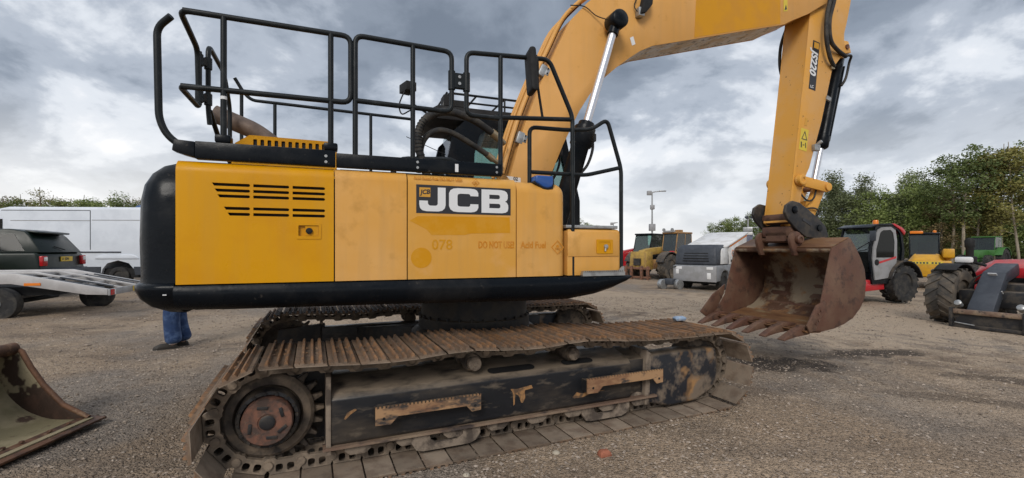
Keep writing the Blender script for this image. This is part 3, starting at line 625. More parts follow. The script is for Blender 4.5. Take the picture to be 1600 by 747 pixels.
def build_rails():
    s = -1.30; r = .0185
    def rail(name, *lines, rr=r, rad=.06):
        mb = MB()
        for l in lines: mb.tube(fillet(l, rad), rr, 10)
        return mb.build(name, 'blkr', EX, sharp=60)
    rail('rear_hoop', [(-2.24, s, 2.125), (-2.335, s, 2.20), (-2.375, s, 2.30), (-2.385, s, 2.86), (-2.30, s - .04, 2.925)], rr=.021)
    h = rail('handrail', [(-2.25, s, 2.99), (-1.26, s, 2.985), (-1.26, s, 2.52), (-2.26, s, 2.515)], [(-2.03, s, 2.19), (-2.03, s, 2.985)], [(-1.39, s, 2.19), (-1.39, s, 2.985)],
         [(-2.10, s, 2.99), (-2.268, s, 2.99), (-2.27, -.92, 2.90), (-2.27, -.88, 2.50), (-2.268, s, 2.515), (-2.1, s, 2.515)])
    MB().tube([(-2.03, s, 2.455), (-2.03, s, 2.475)], .0195, 10).build('tape', 'white', h)
    rail('handrail', [(-1.23, s, 2.13), (-1.23, s, 3.0), (-.54, s, 2.985), (-.54, s, 2.53), (-1.23, s, 2.54)], [(-.83, s, 2.13), (-.83, s, 2.99)])
    rail('handrail', [(-.15, s, 2.52), (-.425, s, 2.52), (-.425, s, 3.0), (.27, s, 3.045), (.485, s, 2.60), (.485, s, 1.27)], [(-.20, s, 2.525), (.49, s, 2.575)], [(-.15, s, 2.08), (-.15, s, 3.01)])
    rail('access_rail', [(.13, -1.22, 2.04), (.13, -1.22, 2.50), (.46, -1.24, 2.50), (.67, -1.29, 2.51), (.82, s, 2.61), (.96, s, 2.19), (.96, s, 1.27)], [(.15, -1.22, 2.13), (.62, -1.28, 2.12), (.945, s, 2.20)], rr=.0175)
    cl = MB()
    for t in (-.54, -.425):
        cl.tube([(t, s, 2.70), (t, s, 2.84)], .027, 12)
    cl.b2(-.54, -.425, s - .02, s + .02, 2.715, 2.825)
    c_ = cl.build('hinge_clamp', 'blkr', EX)
    MB().cyl((-.485, s - .03, 2.745), (-.485, s - .018, 2.745), .012, 8).cyl((-.485, s - .03, 2.795), (-.485, s - .018, 2.795), .012, 8).build('bolt', 'steel', c_)
    # rear folding sections and the far side rail
    rail('rear_rail', [(-2.27, -.88, 2.52), (-2.27, -.88, 2.90)], [(-2.22, -.82, 2.40), (-2.23, -.82, 2.52), (-2.23, -.82, 2.98), (-2.23, -.35, 2.94), (-2.23, -.15, 2.72), (-2.23, -.15, 2.35)], [(-2.22, -.82, 2.5), (-2.2, -.5, 2.25), (-2.1, -.2, 2.06)], rad=.08, rr=.017)
    for z in (2.58, 2.84):
        cm = MB(); cm.tube([(-2.27, -.88, z - .04), (-2.27, -.88, z + .04)], .026, 10); cm.tube([(-2.23, -.82, z - .04), (-2.23, -.82, z + .04)], .026, 10); cm.bar((-2.27, -.88, z), (-2.23, -.82, z), .03, .05); cm.build('hinge_clamp', 'blkr', EX)
    rail('far_handrail', [(-2.46, 1.2, 3.42), (-2.38, 1.25, 3.28), (-2.30, 1.25, 3.2), (-.47, 1.25, 3.16)], [(-2.06, 1.25, 2.1), (-2.06, 1.25, 3.18)], [(-.99, 1.25, 2.1), (-.99, 1.25, 3.17)], [(-2.40, 1.25, 2.1), (-2.40, 1.25, 3.25)], rr=.019)
    # mirror on its bent stalk
    mi = MB().prism(rrect(-.028, -.17, .028, .17, .025, 4), -.09, .09, 'y').build('mirror', 'blkm', EX, bevel=.012); mi.location = (.10, -1.33, 2.91); mi.rotation_euler = (0, R(-4), R(-8))
    MB().tube(spline([(.155, -1.30, 3.06), (.16, -1.32, 2.98), (.16, -1.32, 2.83), (.18, -1.31, 2.72), (.215, -1.30, 2.545)], 6), .011, 8).build('mirror_stalk', 'blkm', EX)
    MB().tube([(.16, -1.32, 2.87), (.10, -1.32, 2.87)], .016, 8).build('mirror_clamp', 'blkm', EX)
build_rails()

def build_cab():
    s0, s1 = .45, 1.36
    side = [(-.22, 1.28), (1.35, 1.28), (1.50, 1.75), (1.50, 2.1), (1.28, 2.98), (.9, 3.02), (.05, 3.02), (-.12, 2.85), (-.22, 2.45)]
    win = [(.10, 2.05), (1.38, 2.05), (1.36, 2.2), (1.20, 2.84), (1.10, 2.90), (.30, 2.90), (.18, 2.82), (.12, 2.6)]
    m = MB()
    for s in (s0, s1): m.prism(side, s - .03, s + .03, 'y', [win])
    m.b2(-.22, 1.38, s0 + .03, s1 - .03, 1.28, 1.36)
    m.b2(-.20, -.14, s0 + .03, s1 - .03, 1.36, 2.2)
    cab = m.build('cab', 'blk', EX)
    MB().loft([[(t, s, z) for t, s, z in ((a, s0 - .02, z_), (b, s0 - .02, z_), (b, s1 + .02, z_), (a, s1 + .02, z_))] for a, b, z_ in ((-.30, 1.36, 2.97), (-.38, 1.38, 3.0), (-.38, 1.38, 3.08), (-.30, 1.30, 3.13))]).build('roof', 'blkm', cab, bevel=.015)
    for s in (s0, s1): MB().prism(win, s - .004, s + .004).build('side_window', 'gglass', cab)
    MB().add([(-.17, s0 + .04, 2.2), (-.17, s1 - .04, 2.2), (-.06, s1 - .04, 2.95), (-.06, s0 + .04, 2.95)], [(0, 1, 2, 3)]).build('rear_window', 'glass', cab)
    MB().add([(1.49, s0 + .04, 1.7), (1.49, s1 - .04, 1.7), (1.27, s1 - .04, 2.96), (1.27, s0 + .04, 2.96)], [(0, 1, 2, 3)]).build('windscreen', 'glass', cab)
    MB().b2(.35, .85, .72, 1.1, 1.36, 1.75).b2(.28, .42, .72, 1.1, 1.7, 2.35).build('seat', 'blkm', cab, bevel=.05)
    # falling-object guard and lamps on the roof
    g = MB()
    for s in (s0, s1):
        g.tube(fillet([(-.25, s, 3.10), (-.20, s, 3.28), (1.20, s, 3.28), (1.30, s, 3.10)], .08), .014, 8); g.tube([(-.22, s, 3.19), (1.28, s, 3.19)], .012, 8)
    for t in (-.2, .15, .5, .85, 1.2): g.tube([(t, s0, 3.28), (t, s1, 3.28)], .012, 8)
    g.tube([(.5, s0, 3.1), (.5, s0, 3.28)], .012, 8)
    g.build('roof_guard', 'blkr', cab)
    MB().b2(-.24, -.14, .43, .60, 3.13, 3.25).b2(-.12, .02, .43, .5, 3.13, 3.2).build('roof_bracket', 'blkm', cab)
    wl = MB().box((-.62, .6, 3.33), (.12, .2, .10), rz=.3); wl.tube([(-.60, .6, 3.30), (-.55, .6, 3.15), (-.38, .6, 3.05)], .012, 8); wl.build('work_lamp', 'blkm', cab, bevel=.01)
    MB().tube(spline([(-.66, .55, 3.28), (-.72, .55, 3.12), (-.7, .5, 3.0), (-.62, .5, 3.04), (-.52, .5, 3.1)], 6), .008, 6).build('lamp_cable', 'blkm', cab)
    MB().tube([(-.65, .5, 2.75), (-.2, .5, 2.58)], .004, 6).build('aerial', 'blkm', cab)
build_cab()

def build_boom():
    LE = [(.05, 1.7), (.23, 2.28), (.39, 2.82), (.59, 3.32), (.76, 3.68), (.93, 4.02), (1.14, 4.25), (1.45, 4.55), (1.9, 4.82), (2.5, 5.0), (3.5, 5.16), (4.6, 5.28)]
    top = [(a + .085, b - .03) for a, b in LE]
    nose = [(4.95, 5.27), (5.10, 5.17), (5.13, 5.05), (5.06, 4.95), (4.94, 4.88)]
    und = [(4.66, 4.71), (4.39, 4.585), (4.21, 4.49), (2.71, 4.056), (2.10, 3.88), (1.92, 3.79), (1.79, 3.70), (1.6, 3.555), (1.41, 3.39), (1.25, 3.20), (1.12, 3.0), (.93, 2.63), (.7, 2.1), (.55, 1.7)]
    out = top + nose + und
    bo = MB().prism(out, -.25, -.232).prism(out, .232, .25).build('boom', 'boom', EX, bevel=.003)
    # top and bottom plates sit just inside the side plates
    def plate(line, name, mat, w=.235, th=.02, sgn=1):
        r = []
        for i, p in enumerate(line):
            a = Vector(line[max(i - 1, 0)]); b = Vector(line[min(i + 1, len(line) - 1)]); d = (b - a).normalized(); nn = Vector((-d.y, d.x)) * sgn
            q = Vector(p) + nn * .004; e = q + nn * th
            r.append([(q.x, -w, q.y), (q.x, w, q.y), (e.x, w, e.y), (e.x, -w, e.y)])
        return MB().loft(r).build(name, mat, bo, sharp=50)
    plate(top, 'top_plate', 'boom', sgn=-1)
    plate(und[2:8], 'under_plate', 'pale', sgn=-1); plate(und[7:], 'lower_plate', 'boom', sgn=-1)
    plate([(4.80, 4.80)] + und[:3], 'nose_plate', 'boom', sgn=-1)
    MB().prism([(2.71, 4.075), (4.14, 4.488), (4.14, 5.12), (2.76, 4.98)], -.2525, -.2505).build('unfaded_patch', 'boomy', bo)
    sk = MB().prism([(4.20, 4.66), (4.27, 4.68), (4.27, 4.93), (4.20, 4.92)], -.2535, -.2515).build('warning_label', 'wyel', bo)
    MB().prism([(4.21, 4.84), (4.26, 4.85), (4.236, 4.90)], -.2545, -.2536).prism([(4.215, 4.68), (4.26, 4.70), (4.24, 4.76)], -.2545, -.2536).build('pictogram', 'decalk', sk)
    MB().prism([(1.81, 3.835), (1.855, 3.86), (1.825, 3.945), (1.78, 3.92)], -.2535, -.2505).build('label', 'white', bo)
    # pipes along the back of the boom
    for k, (s, off, r) in enumerate(((-.20, .018, .022), (-.13, .030, .014), (-.08, .030, .014), (.05, .03, .02), (.16, .03, .02))):
        pp = [(a + off, s, b) for a, b in LE[1:]]
        MB().tube(spline(pp, 4), r, 8).build('oil_pipe', 'boom', bo, sharp=60)
    ho = MB()
    for s, o in ((-.16, .05), (-.105, .045)): ho.tube(spline([(a + o, s, b) for a, b in LE[1:7]], 5), .011, 8)
    ho.build('boom_hose', 'rub', bo, sharp=60)
    for t, z, a in ((.43, 2.66, 72), (.69, 3.40, 65)):
        c = MB().box((t, -.225, z), (.075, .06, .13), ry=R(90 - a)).box((t + .05, -.24, z - .01), (.05, .03, .09), ry=R(90 - a)); co = c.build('pipe_clamp', 'steel', bo, bevel=.012)
        MB().cyl((t + .055, -.255, z + .02), (t + .055, -.266, z + .02), .009, 6).cyl((t + .045, -.255, z - .03), (t + .045, -.266, z - .03), .009, 6).build('bolt', 'blkm', co)
    # big return hoses from the deck to the boom pipes
    h1 = spline([(-.55, -.5, 2.05), (-.60, -.5, 2.20), (-.665, -.5, 2.42), (-.655, -.5, 2.60), (-.55, -.5, 2.73), (-.36, -.48, 2.78), (-.12, -.42, 2.74), (.10, -.34, 2.65)], 6)
    MB().tube(h1, .036, 12).build('hydraulic_hose', 'rub', EX, sharp=60)
    wr = MB()
    for i in range(2, 22): wr.tube([h1[i] - (h1[i + 1] - h1[i]) * .12, h1[i] + (h1[i + 1] - h1[i]) * .12], .040, 12)
    wr.build('hose_wrap', 'blkr', EX, sharp=60)
    h2 = spline([(-.66, -.44, 2.2), (-.62, -.44, 2.48), (-.50, -.44, 2.60), (-.34, -.42, 2.60), (-.14, -.38, 2.52), (.06, -.32, 2.43)], 6)
    MB().tube(h2, .027, 12).build('hydraulic_hose', 'rub', EX, sharp=60)
    MB().tube([(.08, -.345, 2.66), (.17, -.31, 2.615)], .042, 12).tube([(.17, -.31, 2.615), (.24, -.27, 2.58)], .03, 12).build('hose_fitting', 'brass', EX)
    MB().tube([(.04, -.325, 2.44), (.11, -.30, 2.40)], .033, 12).tube([(.11, -.30, 2.40), (.22, -.25, 2.36)], .024, 12).build('hose_fitting', 'brass', EX)
    MB().lathe([(.07, 0), (.07, .06), (.055, .075)], (-.55, -.5, 2.05), (0, 0, 1), 16).build('hose_flange', 'blkd', EX)
    # boom rams, one each side
    for S in (-1, 1):
        y = S * .40; a = Vector((1.50, y, 3.99)); b = Vector((.72, y, 1.55)); d = (b - a).normalized()
        ra = MB().tube([a, a + d * 1.35], .043, 20).build('boom_ram', 'chrome', EX, sharp=60)
        MB().tube([a - d * .04, a + d * .16], .062, 16).build('rod_collar', 'blk', ra)
        MB().lathe([(.085, -.10), (.10, -.085), (.10, .085), (.085, .10), (0, .10)], tuple(a), (0, S, 0), 20).build('rod_eye', 'blk', ra, sharp=50)
        g0 = a + d * 1.20
        MB().lathe([(.055, 0), (.085, .01), (.092, .06), (.115, .07), (.118, .26), (.096, .28), (.096, 1.36), (.06, 1.38)], tuple(g0), tuple(d), 28).build('barrel', 'blk', ra, sharp=50)
        MB().tube(spline([g0 + d * .15 + Vector((.11, 0, 0)), g0 + d * .30 + Vector((.16, 0, 0)), g0 + d * .48 + Vector((.15, 0, 0)), g0 + d * .6 + Vector((.08, 0, 0))], 5), .016, 8).build('ram_hose', 'rub', ra)
        MB().box(tuple(g0 + d * .17 + Vector((.11, 0, 0))), (.08, .08, .09)).build('ram_port', 'blkd', ra, bevel=.015)
    MB().cyl((1.50, -.33, 3.99), (1.50, .33, 3.99), .06, 18).build('ram_pin', 'boom', EX)
    MB().tube(spline([(1.02, -.24, 4.16), (1.18, -.27, 4.16), (1.32, -.28, 4.08), (1.45, -.35, 4.02)], 6), .006, 6).build('grease_line', 'blkm', bo)
    MB().prism([(1.86, 4.17), (1.93, 4.19), (2.02, 4.30), (2.03, 4.42), (1.93, 4.44), (1.90, 4.33)], -.36, -.27).build('work_lamp', 'blkm', bo, bevel=.015)
    MB().b2(1.85, 1.93, -.33, -.25, 4.16, 4.26).build('lamp_bracket', 'steel', bo, bevel=.01)
    MB().tube(spline([(1.86, -.3, 4.2), (1.82, -.28, 4.28), (1.86, -.27, 4.40), (1.84, -.26, 4.55)], 5), .006, 6).build('lamp_cable', 'blkm', bo)
build_boom()

def build_arm():
    front = [(4.355, 1.86), (4.455, 2.49), (4.56, 3.2), (4.675, 4.0), (4.735, 4.45), (4.78, 4.8), (4.83, 5.12), (5.0, 5.45), (5.35, 5.72)]
    back = [(5.72, 5.62), (5.60, 5.05), (5.52, 4.75), (5.47, 4.60), (5.47, 4.36), (5.40, 4.25), (5.22, 4.05), (5.0, 3.28), (4.76, 2.62), (4.64, 2.42), (4.58, 2.10), (4.56, 1.92), (4.50, 1.84), (4.42, 1.82)]
    out = front + back
    ar = MB().prism(out, -.195, -.178).prism(out, .178, .195).build('dipper_arm', 'arm', EX, bevel=.003)
    def plate(line, name, mat, w=.18, th=.018, sgn=1):
        r = []
        for i, p in enumerate(line):
            a = Vector(line[max(i - 1, 0)]); b = Vector(line[min(i + 1, len(line) - 1)]); d = (b - a).normalized(); nn = Vector((-d.y, d.x)) * sgn
            q = Vector(p) + nn * .003; e = q + nn * th; r.append([(q.x, -w, q.y), (q.x, w, q.y), (e.x, w, e.y), (e.x, -w, e.y)])
        return MB().loft(r).build(name, mat, ar, sharp=50)
    plate(front, 'front_plate', 'arm', sgn=-1); plate(back[4:10], 'back_plate', 'arm', sgn=-1)
    MB().cyl((4.44, -.215, 1.92), (4.44, .215, 1.92), .085, 20).build('arm_boss', 'bkt', ar)
    MB().prism([(4.352, 1.85), (4.39, 2.06), (4.57, 2.06), (4.55, 1.90), (4.44, 1.83)], -.199, -.196).build('bare_band', 'bkt', ar)
    # sticker with the machine name up the arm
    dp = MB().prism([(4.745, 3.72), (4.875, 3.70), (4.965, 4.385), (4.835, 4.405)], -.1985, -.1955).build('name_plate', 'decalk', ar)
    me = text_mesh('JS220', .165, 'white', .0005, .006, .2, .95); o = link('name_letters', me, dp)
    ang = math.atan2(-.575, -.09)
    o.matrix_local = Matrix.Translation((4.815, -.1992, 4.27)) @ Matrix.Rotation(-(ang), 4, 'Y') @ Matrix.Rotation(R(90), 4, 'X')
    me = text_mesh('LC', .055, 'white', .0005, .001); o = link('name_letters', me, dp); o.matrix_local = Matrix.Translation((4.775, -.1992, 3.735)) @ Matrix.Rotation(0, 4, 'Y') @ Matrix.Rotation(R(90), 4, 'X')
    MB().prism([(4.845, 4.30), (4.94, 4.286), (4.952, 4.37), (4.857, 4.384)], -.1995, -.1987).build('name_badge', 'wbadge', dp)
    ws = MB().prism([(4.555, 2.86), (4.70, 2.84), (4.745, 3.14), (4.60, 3.16)], -.1985, -.1955).build('warning_label', 'wyel', ar)
    MB().prism([(4.60, 3.005), (4.715, 2.99), (4.672, 3.125)], -.1995, -.1986, 'y', [[(4.618, 3.015), (4.698, 3.004), (4.668, 3.096)]]).b2(4.59, 4.61, -.1995, -.1986, 2.89, 2.97).b2(4.675, 4.69, -.1995, -.1986, 2.885, 2.96).b2(4.625, 4.66, -.1995, -.1986, 2.92, 2.932).build('pictogram', 'decalk', ws)
    MB().prism([(4.66, 3.20), (4.71, 3.195), (4.73, 3.30), (4.68, 3.305)], -.1985, -.1955).build('label', 'wbadge', ar)
    # bucket ram behind the arm
    a = Vector((5.66, 0, 4.40)); b = Vector((5.10, 0, 2.42)); d = (b - a).normalized()
    br = MB().lathe([(.05, -.05), (.075, 0), (.078, 1.30), (.094, 1.31), (.096, 1.46), (.08, 1.48), (.05, 1.50)], tuple(a), tuple(d), 24).build('bucket_ram', 'blk', EX, sharp=50)
    MB().tube([a + d * 1.48, b], .042, 18).build('rod', 'chrome', br, sharp=60)
    MB().prism(arc(5.60, 4.42, .11, 0, 360, 20)[:-1], -.09, .09).prism([(5.36, 4.52), (5.6, 4.52), (5.66, 4.36), (5.36, 4.30)], -.17, -.10).prism([(5.36, 4.52), (5.6, 4.52), (5.66, 4.36), (5.36, 4.30)], .10, .17).build('ram_lug', 'arm', ar, bevel=.008)
    MB().cyl((5.56, -.19, 4.43), (5.56, .19, 4.43), .035, 12).build('lug_pin', 'rust', ar)
    MB().tube([a + d * .2 + Vector((.08, -.05, 0)), a + d * 1.38 + Vector((.08, -.05, 0))], .014, 8).build('ram_pipe', 'blk', br)
    # hoses swinging from boom to arm
    for k, pts in enumerate(([(5.10, -.24, 5.25), (5.05, -.29, 5.0), (4.96, -.30, 4.72), (4.95, -.30, 4.42), (5.06, -.27, 4.18), (5.22, -.22, 4.08)], [(5.16, -.24, 5.25), (5.14, -.28, 5.0), (5.03, -.29, 4.68), (5.06, -.28, 4.42), (5.22, -.25, 4.32), (5.50, -.20, 4.27)])):
        MB().tube(spline(pts, 7), .027, 10).build('arm_hose', 'rub', EX, sharp=60)
    MB().tube(spline([(5.46, -.21, 4.27), (5.62, -.19, 4.30), (5.72, -.1, 4.25), (5.66, -.09, 4.02), (5.58, -.08, 3.9)], 6), .018, 8).build('arm_hose', 'rub', EX, sharp=60)
    MB().tube(spline([(4.86, .24, 4.75), (4.78, .26, 4.5), (4.76, .26, 4.2), (4.80, .23, 3.95)], 6), .022, 8).build('arm_hose', 'rub', EX, sharp=60)
    MB().box((5.20, -.205, 4.07), (.06, .05, .06)).build('hose_union', 'brass', EX, bevel=.01)
    MB().box((5.13, -.20, 3.62), (.09, .03, .06), ry=.3).box((4.86, -.215, 2.90), (.11, .06, .09)).cyl((4.90, -.19, 2.94), (4.92, -.26, 2.99), .025, 10).build('valve', 'steel', EX, bevel=.012)
    # tipping levers and link
    def slab(p, q, r0, r1, s0, s1, mb):
        p = Vector(p); q = Vector(q); d = (q - p); a = math.degrees(math.atan2(d.y, d.x))
        mb.prism(arc(q.x, q.y, r1, a - 90, a + 90, 8) + arc(p.x, p.y, r0, a + 90, a + 270, 8), s0, s1)
    for S in (-1, 1):
        m = MB(); slab((4.53, 2.43), (5.06, 2.36), .07, .07, S * .205, S * .24, m); lv = m.build('tipping_lever', 'arm', EX, bevel=.006)
        if S < 0: MB().lathe([(.07, .0), (.07, .035), (.06, .042), (.03, .042), (.028, .03), (0, .03)], (4.53, S * .245, 2.43), (0, S, 0), 20).lathe([(.055, .0), (.055, .02), (.03, .024), (.0, .024)], (5.06, S * .245, 2.36), (0, S, 0), 20).build('pin_boss', 'arm', lv)
    m = MB()
    for S in (-1, 1): slab((5.04, 2.37), (4.74, 1.82), .09, .085, S * .10, S * .165, m)
    m.prism([(4.92, 2.18), (4.99, 2.14), (4.86, 1.90), (4.79, 1.94)], -.10, .10); m.build('bucket_link', 'arm', EX, bevel=.006)
    MB().cyl((5.06, -.25, 2.36), (5.06, .25, 2.36), .04, 14).cyl((4.53, -.25, 2.43), (4.53, .20, 2.43), .04, 14).build('link_pin', 'rust', EX)
    MB().tube(spline([(4.62, -.15, 2.28), (4.72, -.2, 2.16), (4.84, -.2, 2.20), (4.92, -.18, 2.34)], 6), .012, 8).tube(spline([(4.70, -.19, 2.05), (4.85, -.2, 2.06), (4.95, -.19, 2.02), (4.93, -.16, 1.92)], 6), .012, 8).build('hitch_hose', 'rub', EX, sharp=60)
    # quick hitch
    hp = [(4.20, 1.98), (4.23, 2.08), (4.34, 2.14), (4.47, 2.12), (4.64, 2.03), (4.86, 1.90), (4.98, 1.80), (5.04, 1.66), (4.92, 1.62), (4.60, 1.65), (4.42, 1.75), (4.26, 1.88)]
    for S in (-1, 1):
        h = MB().prism(hp, S * .23, S * .275).build('quick_hitch', 'blkd', EX, bevel=.012, seg=3)
        MB().lathe([(.05, 0), (.05, .02), (.035, .028), (0, .028)], (4.37, S * .275, 2.02), (0, S, 0), 14).lathe([(.045, 0), (.045, .02), (0, .024)], (4.84, S * .275, 1.78), (0, S, 0), 14).build('pin_head', 'blk', h)
        MB().prism([(4.52, 1.88), (4.68, 1.80), (4.70, 1.845), (4.54, 1.92)], S * .276, S * .280).build('raised_mark', 'decalk', h)
    MB().cyl((4.44, -.23, 1.93), (4.44, .23, 1.93), .05, 14).b2(4.36, 4.75, -.225, .225, 1.66, 1.80).cyl((4.82, -.225, 1.80), (4.82, .225, 1.80), .06, 14).build('hitch_body', 'bkt', EX, bevel=.015)
build_arm()

def build_bucket():
    hw = .755
    outer = [(4.40, 1.50), (4.74, 1.63), (4.85, 1.50), (4.94, 1.37), (5.015, 1.22), (5.04, 1.05), (5.02, .88), (4.93, .73), (4.79, .61), (4.62, .54), (4.45, .497), (4.15, .462), (3.96, .475)]
    c = []
    for i, p in enumerate(outer):
        a = Vector(outer[max(i - 1, 0)]); b = Vector(outer[min(i + 1, len(outer) - 1)]); d = (b - a).normalized(); c.append(Vector((d.y, -d.x)))
    inner = [(p[0] + q.x * .028, p[1] + q.y * .028) for p, q in zip(outer, c)]
    bk = MB().loft([[(a[0], -hw + .02, a[1]), (a[0], hw - .02, a[1]), (b[0], hw - .02, b[1]), (b[0], -hw + .02, b[1])] for a, b in zip(outer, inner)]).build('bucket', 'bkt', EX, sharp=50)
    def skin(i0, i1, name, mat):
        P = spline([(p[0] + q.x * .030, 0, p[1] + q.y * .030) for p, q in list(zip(outer, c))[i0:i1]], 4); rg = []
        for j, p in enumerate(P):
            row = []
            for k in range(29):
                s = -hw + .03 + (2 * hw - .06) * k / 28; a = P[min(j + 1, len(P) - 1)] - P[max(j - 1, 0)]; nn = Vector((a.z, 0, -a.x)).normalized()
                h = .004 + .03 * max(0, noise.noise((p.x * 3, s * 3, p.z * 3)) + .1) * (1 if 0 < j < len(P) - 1 else 0)
                row.append((p.x + nn.x * h, s, p.z + nn.z * h))
            rg.append(row)
        MB().loft(rg, caps=False, closed=False).build(name, mat, bk, sharp=80)
    skin(2, 10, 'caked_mud', 'bkti'); skin(9, 13, 'floor_plate', 'bktf')
    side = outer[:-1] + [(3.98, .478), (4.0, .52), (4.20, .79)]
    for S in (-1, 1):
        MB().prism(side, S * (hw - .02), S * hw).build('side_plate', 'bkt', bk, bevel=.004)
        MB().prism([(4.22, .95), (4.19, .80), (4.02, .52), (3.86, .46), (3.74, .545), (3.98, .80)] if S > 0 else [(4.26, .86), (4.22, .70), (4.08, .50), (3.98, .475), (3.94, .56), (4.10, .80)], S * hw, S * (hw + .025)).build('side_cutter', 'bkt', bk, bevel=.006)
        for q in ((4.13, .70), (4.17, .74), (4.09, .58), (4.13, .62)): MB().cyl((q[0], S * (hw + .025), q[1]), (q[0], S * (hw + .036), q[1]), .016, 8).build('bolt', 'bkt', bk)
    MB().tube([(4.43, -hw + .02, 1.475), (4.43, hw - .02, 1.475)], .035, 12).build('top_bar', 'bkti', bk)
    MB().add([(4.41, -hw + .02, 1.515), (4.74, -hw + .02, 1.64), (4.74, hw - .02, 1.64), (4.41, hw - .02, 1.515)], [(0, 1, 2, 3)]).prism([(4.41, 1.506), (4.74, 1.634), (4.74, 1.642), (4.405, 1.516)], -hw + .02, hw - .02).build('top_plate', 'bktf', bk)
    MB().prism([(3.955, .470), (4.20, .458), (4.22, .50), (3.93, .495)], -hw, hw).build('cutting_edge', 'bktf', bk, bevel=.004)
    for i in range(6):
        s = -hw + .09 + (2 * hw - .18) * i / 5
        m = MB().loft([[(t, s + a * w, z + b * h) for a, b in ((-1, -1), (1, -1), (1, 1), (-1, 1))] for t, z, w, h in ((4.08, .49, .042, .05), (3.97, .488, .046, .055), (3.84, .463, .044, .042), (3.64, .395, .048, .009))])
        m.build('tooth', 'bkt', bk, bevel=.005)
        MB().loft([[(t, s + a * w, z + b * h) for a, b in ((-1, -1), (1, -1), (1, 1), (-1, 1))] for t, z, w, h in ((4.22, .512, .03, .012), (4.06, .53, .055, .022), (3.96, .52, .054, .03))]).build('tooth_holder', 'bkt', bk, bevel=.006)
    for S in (-1, 1):
        m = MB().prism(arc(4.40, 1.615, .115, -70, 200, 14) + [(4.32, 1.50), (4.36, 1.40), (4.44, 1.40)], S * .235, S * .285); m.build('hook', 'bkt', bk, bevel=.01)
        MB().lathe([(.06, 0), (.06, .045), (.05, .055), (.03, .055), (.03, .04), (0, .04)], (4.42, S * .285, 1.62), (0, S, 0), 18).build('pin_collar', 'bkt', bk)
        MB().prism([(4.50, 1.55), (4.74, 1.64), (4.95, 1.66), (5.0, 1.60), (4.9, 1.42)], S * .235, S * .28).build('ear', 'bkt', bk, bevel=.008)
    MB().cyl((4.42, -.235, 1.62), (4.42, .235, 1.62), .045, 14).cyl((4.44, -.2, 1.70), (4.44, .2, 1.70), .05, 14).b2(4.36, 4.62, -.16, .16, 1.60, 1.72).build('bucket_pin', 'bkt', bk)
build_bucket()
# ------------------------------------------------------------------ shared vehicle helpers
MAT.update(
    redp=M('red_machine_paint', (.56, .018, .028), .4, c2=(.46, .025, .03), scale=5, coat=.2, dust=(.25, .17, .13), dustamt=.3),
    greyp=M('grey_machine_paint', (.30, .30, .31), .45, c2=(.25, .25, .25), scale=4),
    dgrey=M('charcoal_plastic', (.032, .038, .05), .55, c2=(.045, .052, .065), scale=4),
    mgrey=M('mid_grey_paint', (.24, .25, .27), .5, c2=(.19, .20, .21), scale=5),
    dirtyel=M('dirty_yellow_paint', (.42, .27, .055), .6, c2=(.28, .17, .05), scale=4, lo=.42, hi=.62, c3=(.13, .07, .04), scale3=11, lo3=.6, hi3=.72),
    ochre=M('ochre_cab_paint', (.36, .20, .07), .6, c2=(.22, .12, .06), scale=5),
    jyel=M('machine_yellow', (.58, .30, .012), .42, c2=(.50, .26, .02), scale=5),
    wpaint=M('white_vehicle_paint', (.66, .70, .76), .38, c2=(.60, .64, .70), scale=1.5, coat=.3, rvar=.05),
    wbox=M('white_panel', (.72, .72, .72), .45, c2=(.60, .59, .57), scale=3),
    gpaint=M('dark_green_car_paint', (.004, .010, .007), .32, spec=.3, rvar=.05),
    green=M('green_tractor_paint', (.05, .16, .035), .5),
    tlight=M('red_lamp_lens', (.42, .012, .015), .2), clens=M('clear_lamp_lens', (.72, .72, .72), .2), orange=M('amber_lens', (.75, .20, .01), .3),
    plate=M('yellow_number_plate', (.68, .46, .03), .4), rim=M('painted_rim', (.42, .38, .32), .55, c2=(.30, .25, .2), scale=8), srim=M('silver_trim', (.50, .51, .53), .35, .5),
    alu=M('white_trailer_metal', (.50, .49, .49), .5, .1, c2=(.42, .41, .41), scale=3), jean=M('blue_denim', (.016, .042, .12), .85, c2=(.055, .10, .21), scale=9, bump=.9, bscale=13),
    boot=M('dark_boot', (.035, .03, .025), .7), cloth=M('dark_jacket', (.03, .03, .035), .85), skin=M('skin', (.42, .24, .17), .55), hair=M('dark_hair', (.03, .02, .015), .7), sock=M('white_sock', (.6, .6, .6), .8),
    solar=M('solar_panel', (.06, .065, .10), .3, c2=(.10, .105, .14), scale=30), bluep=M('blue_paint', (.03, .08, .20), .5), brick_=M('brick_fragment', (.34, .12, .07), .85, bump=.2, c2=(.26, .09, .05), scale=20),
    cloth_b=M('pale_blue_plastic', (.24, .33, .46), .5, c2=(.45, .48, .52), scale=9))
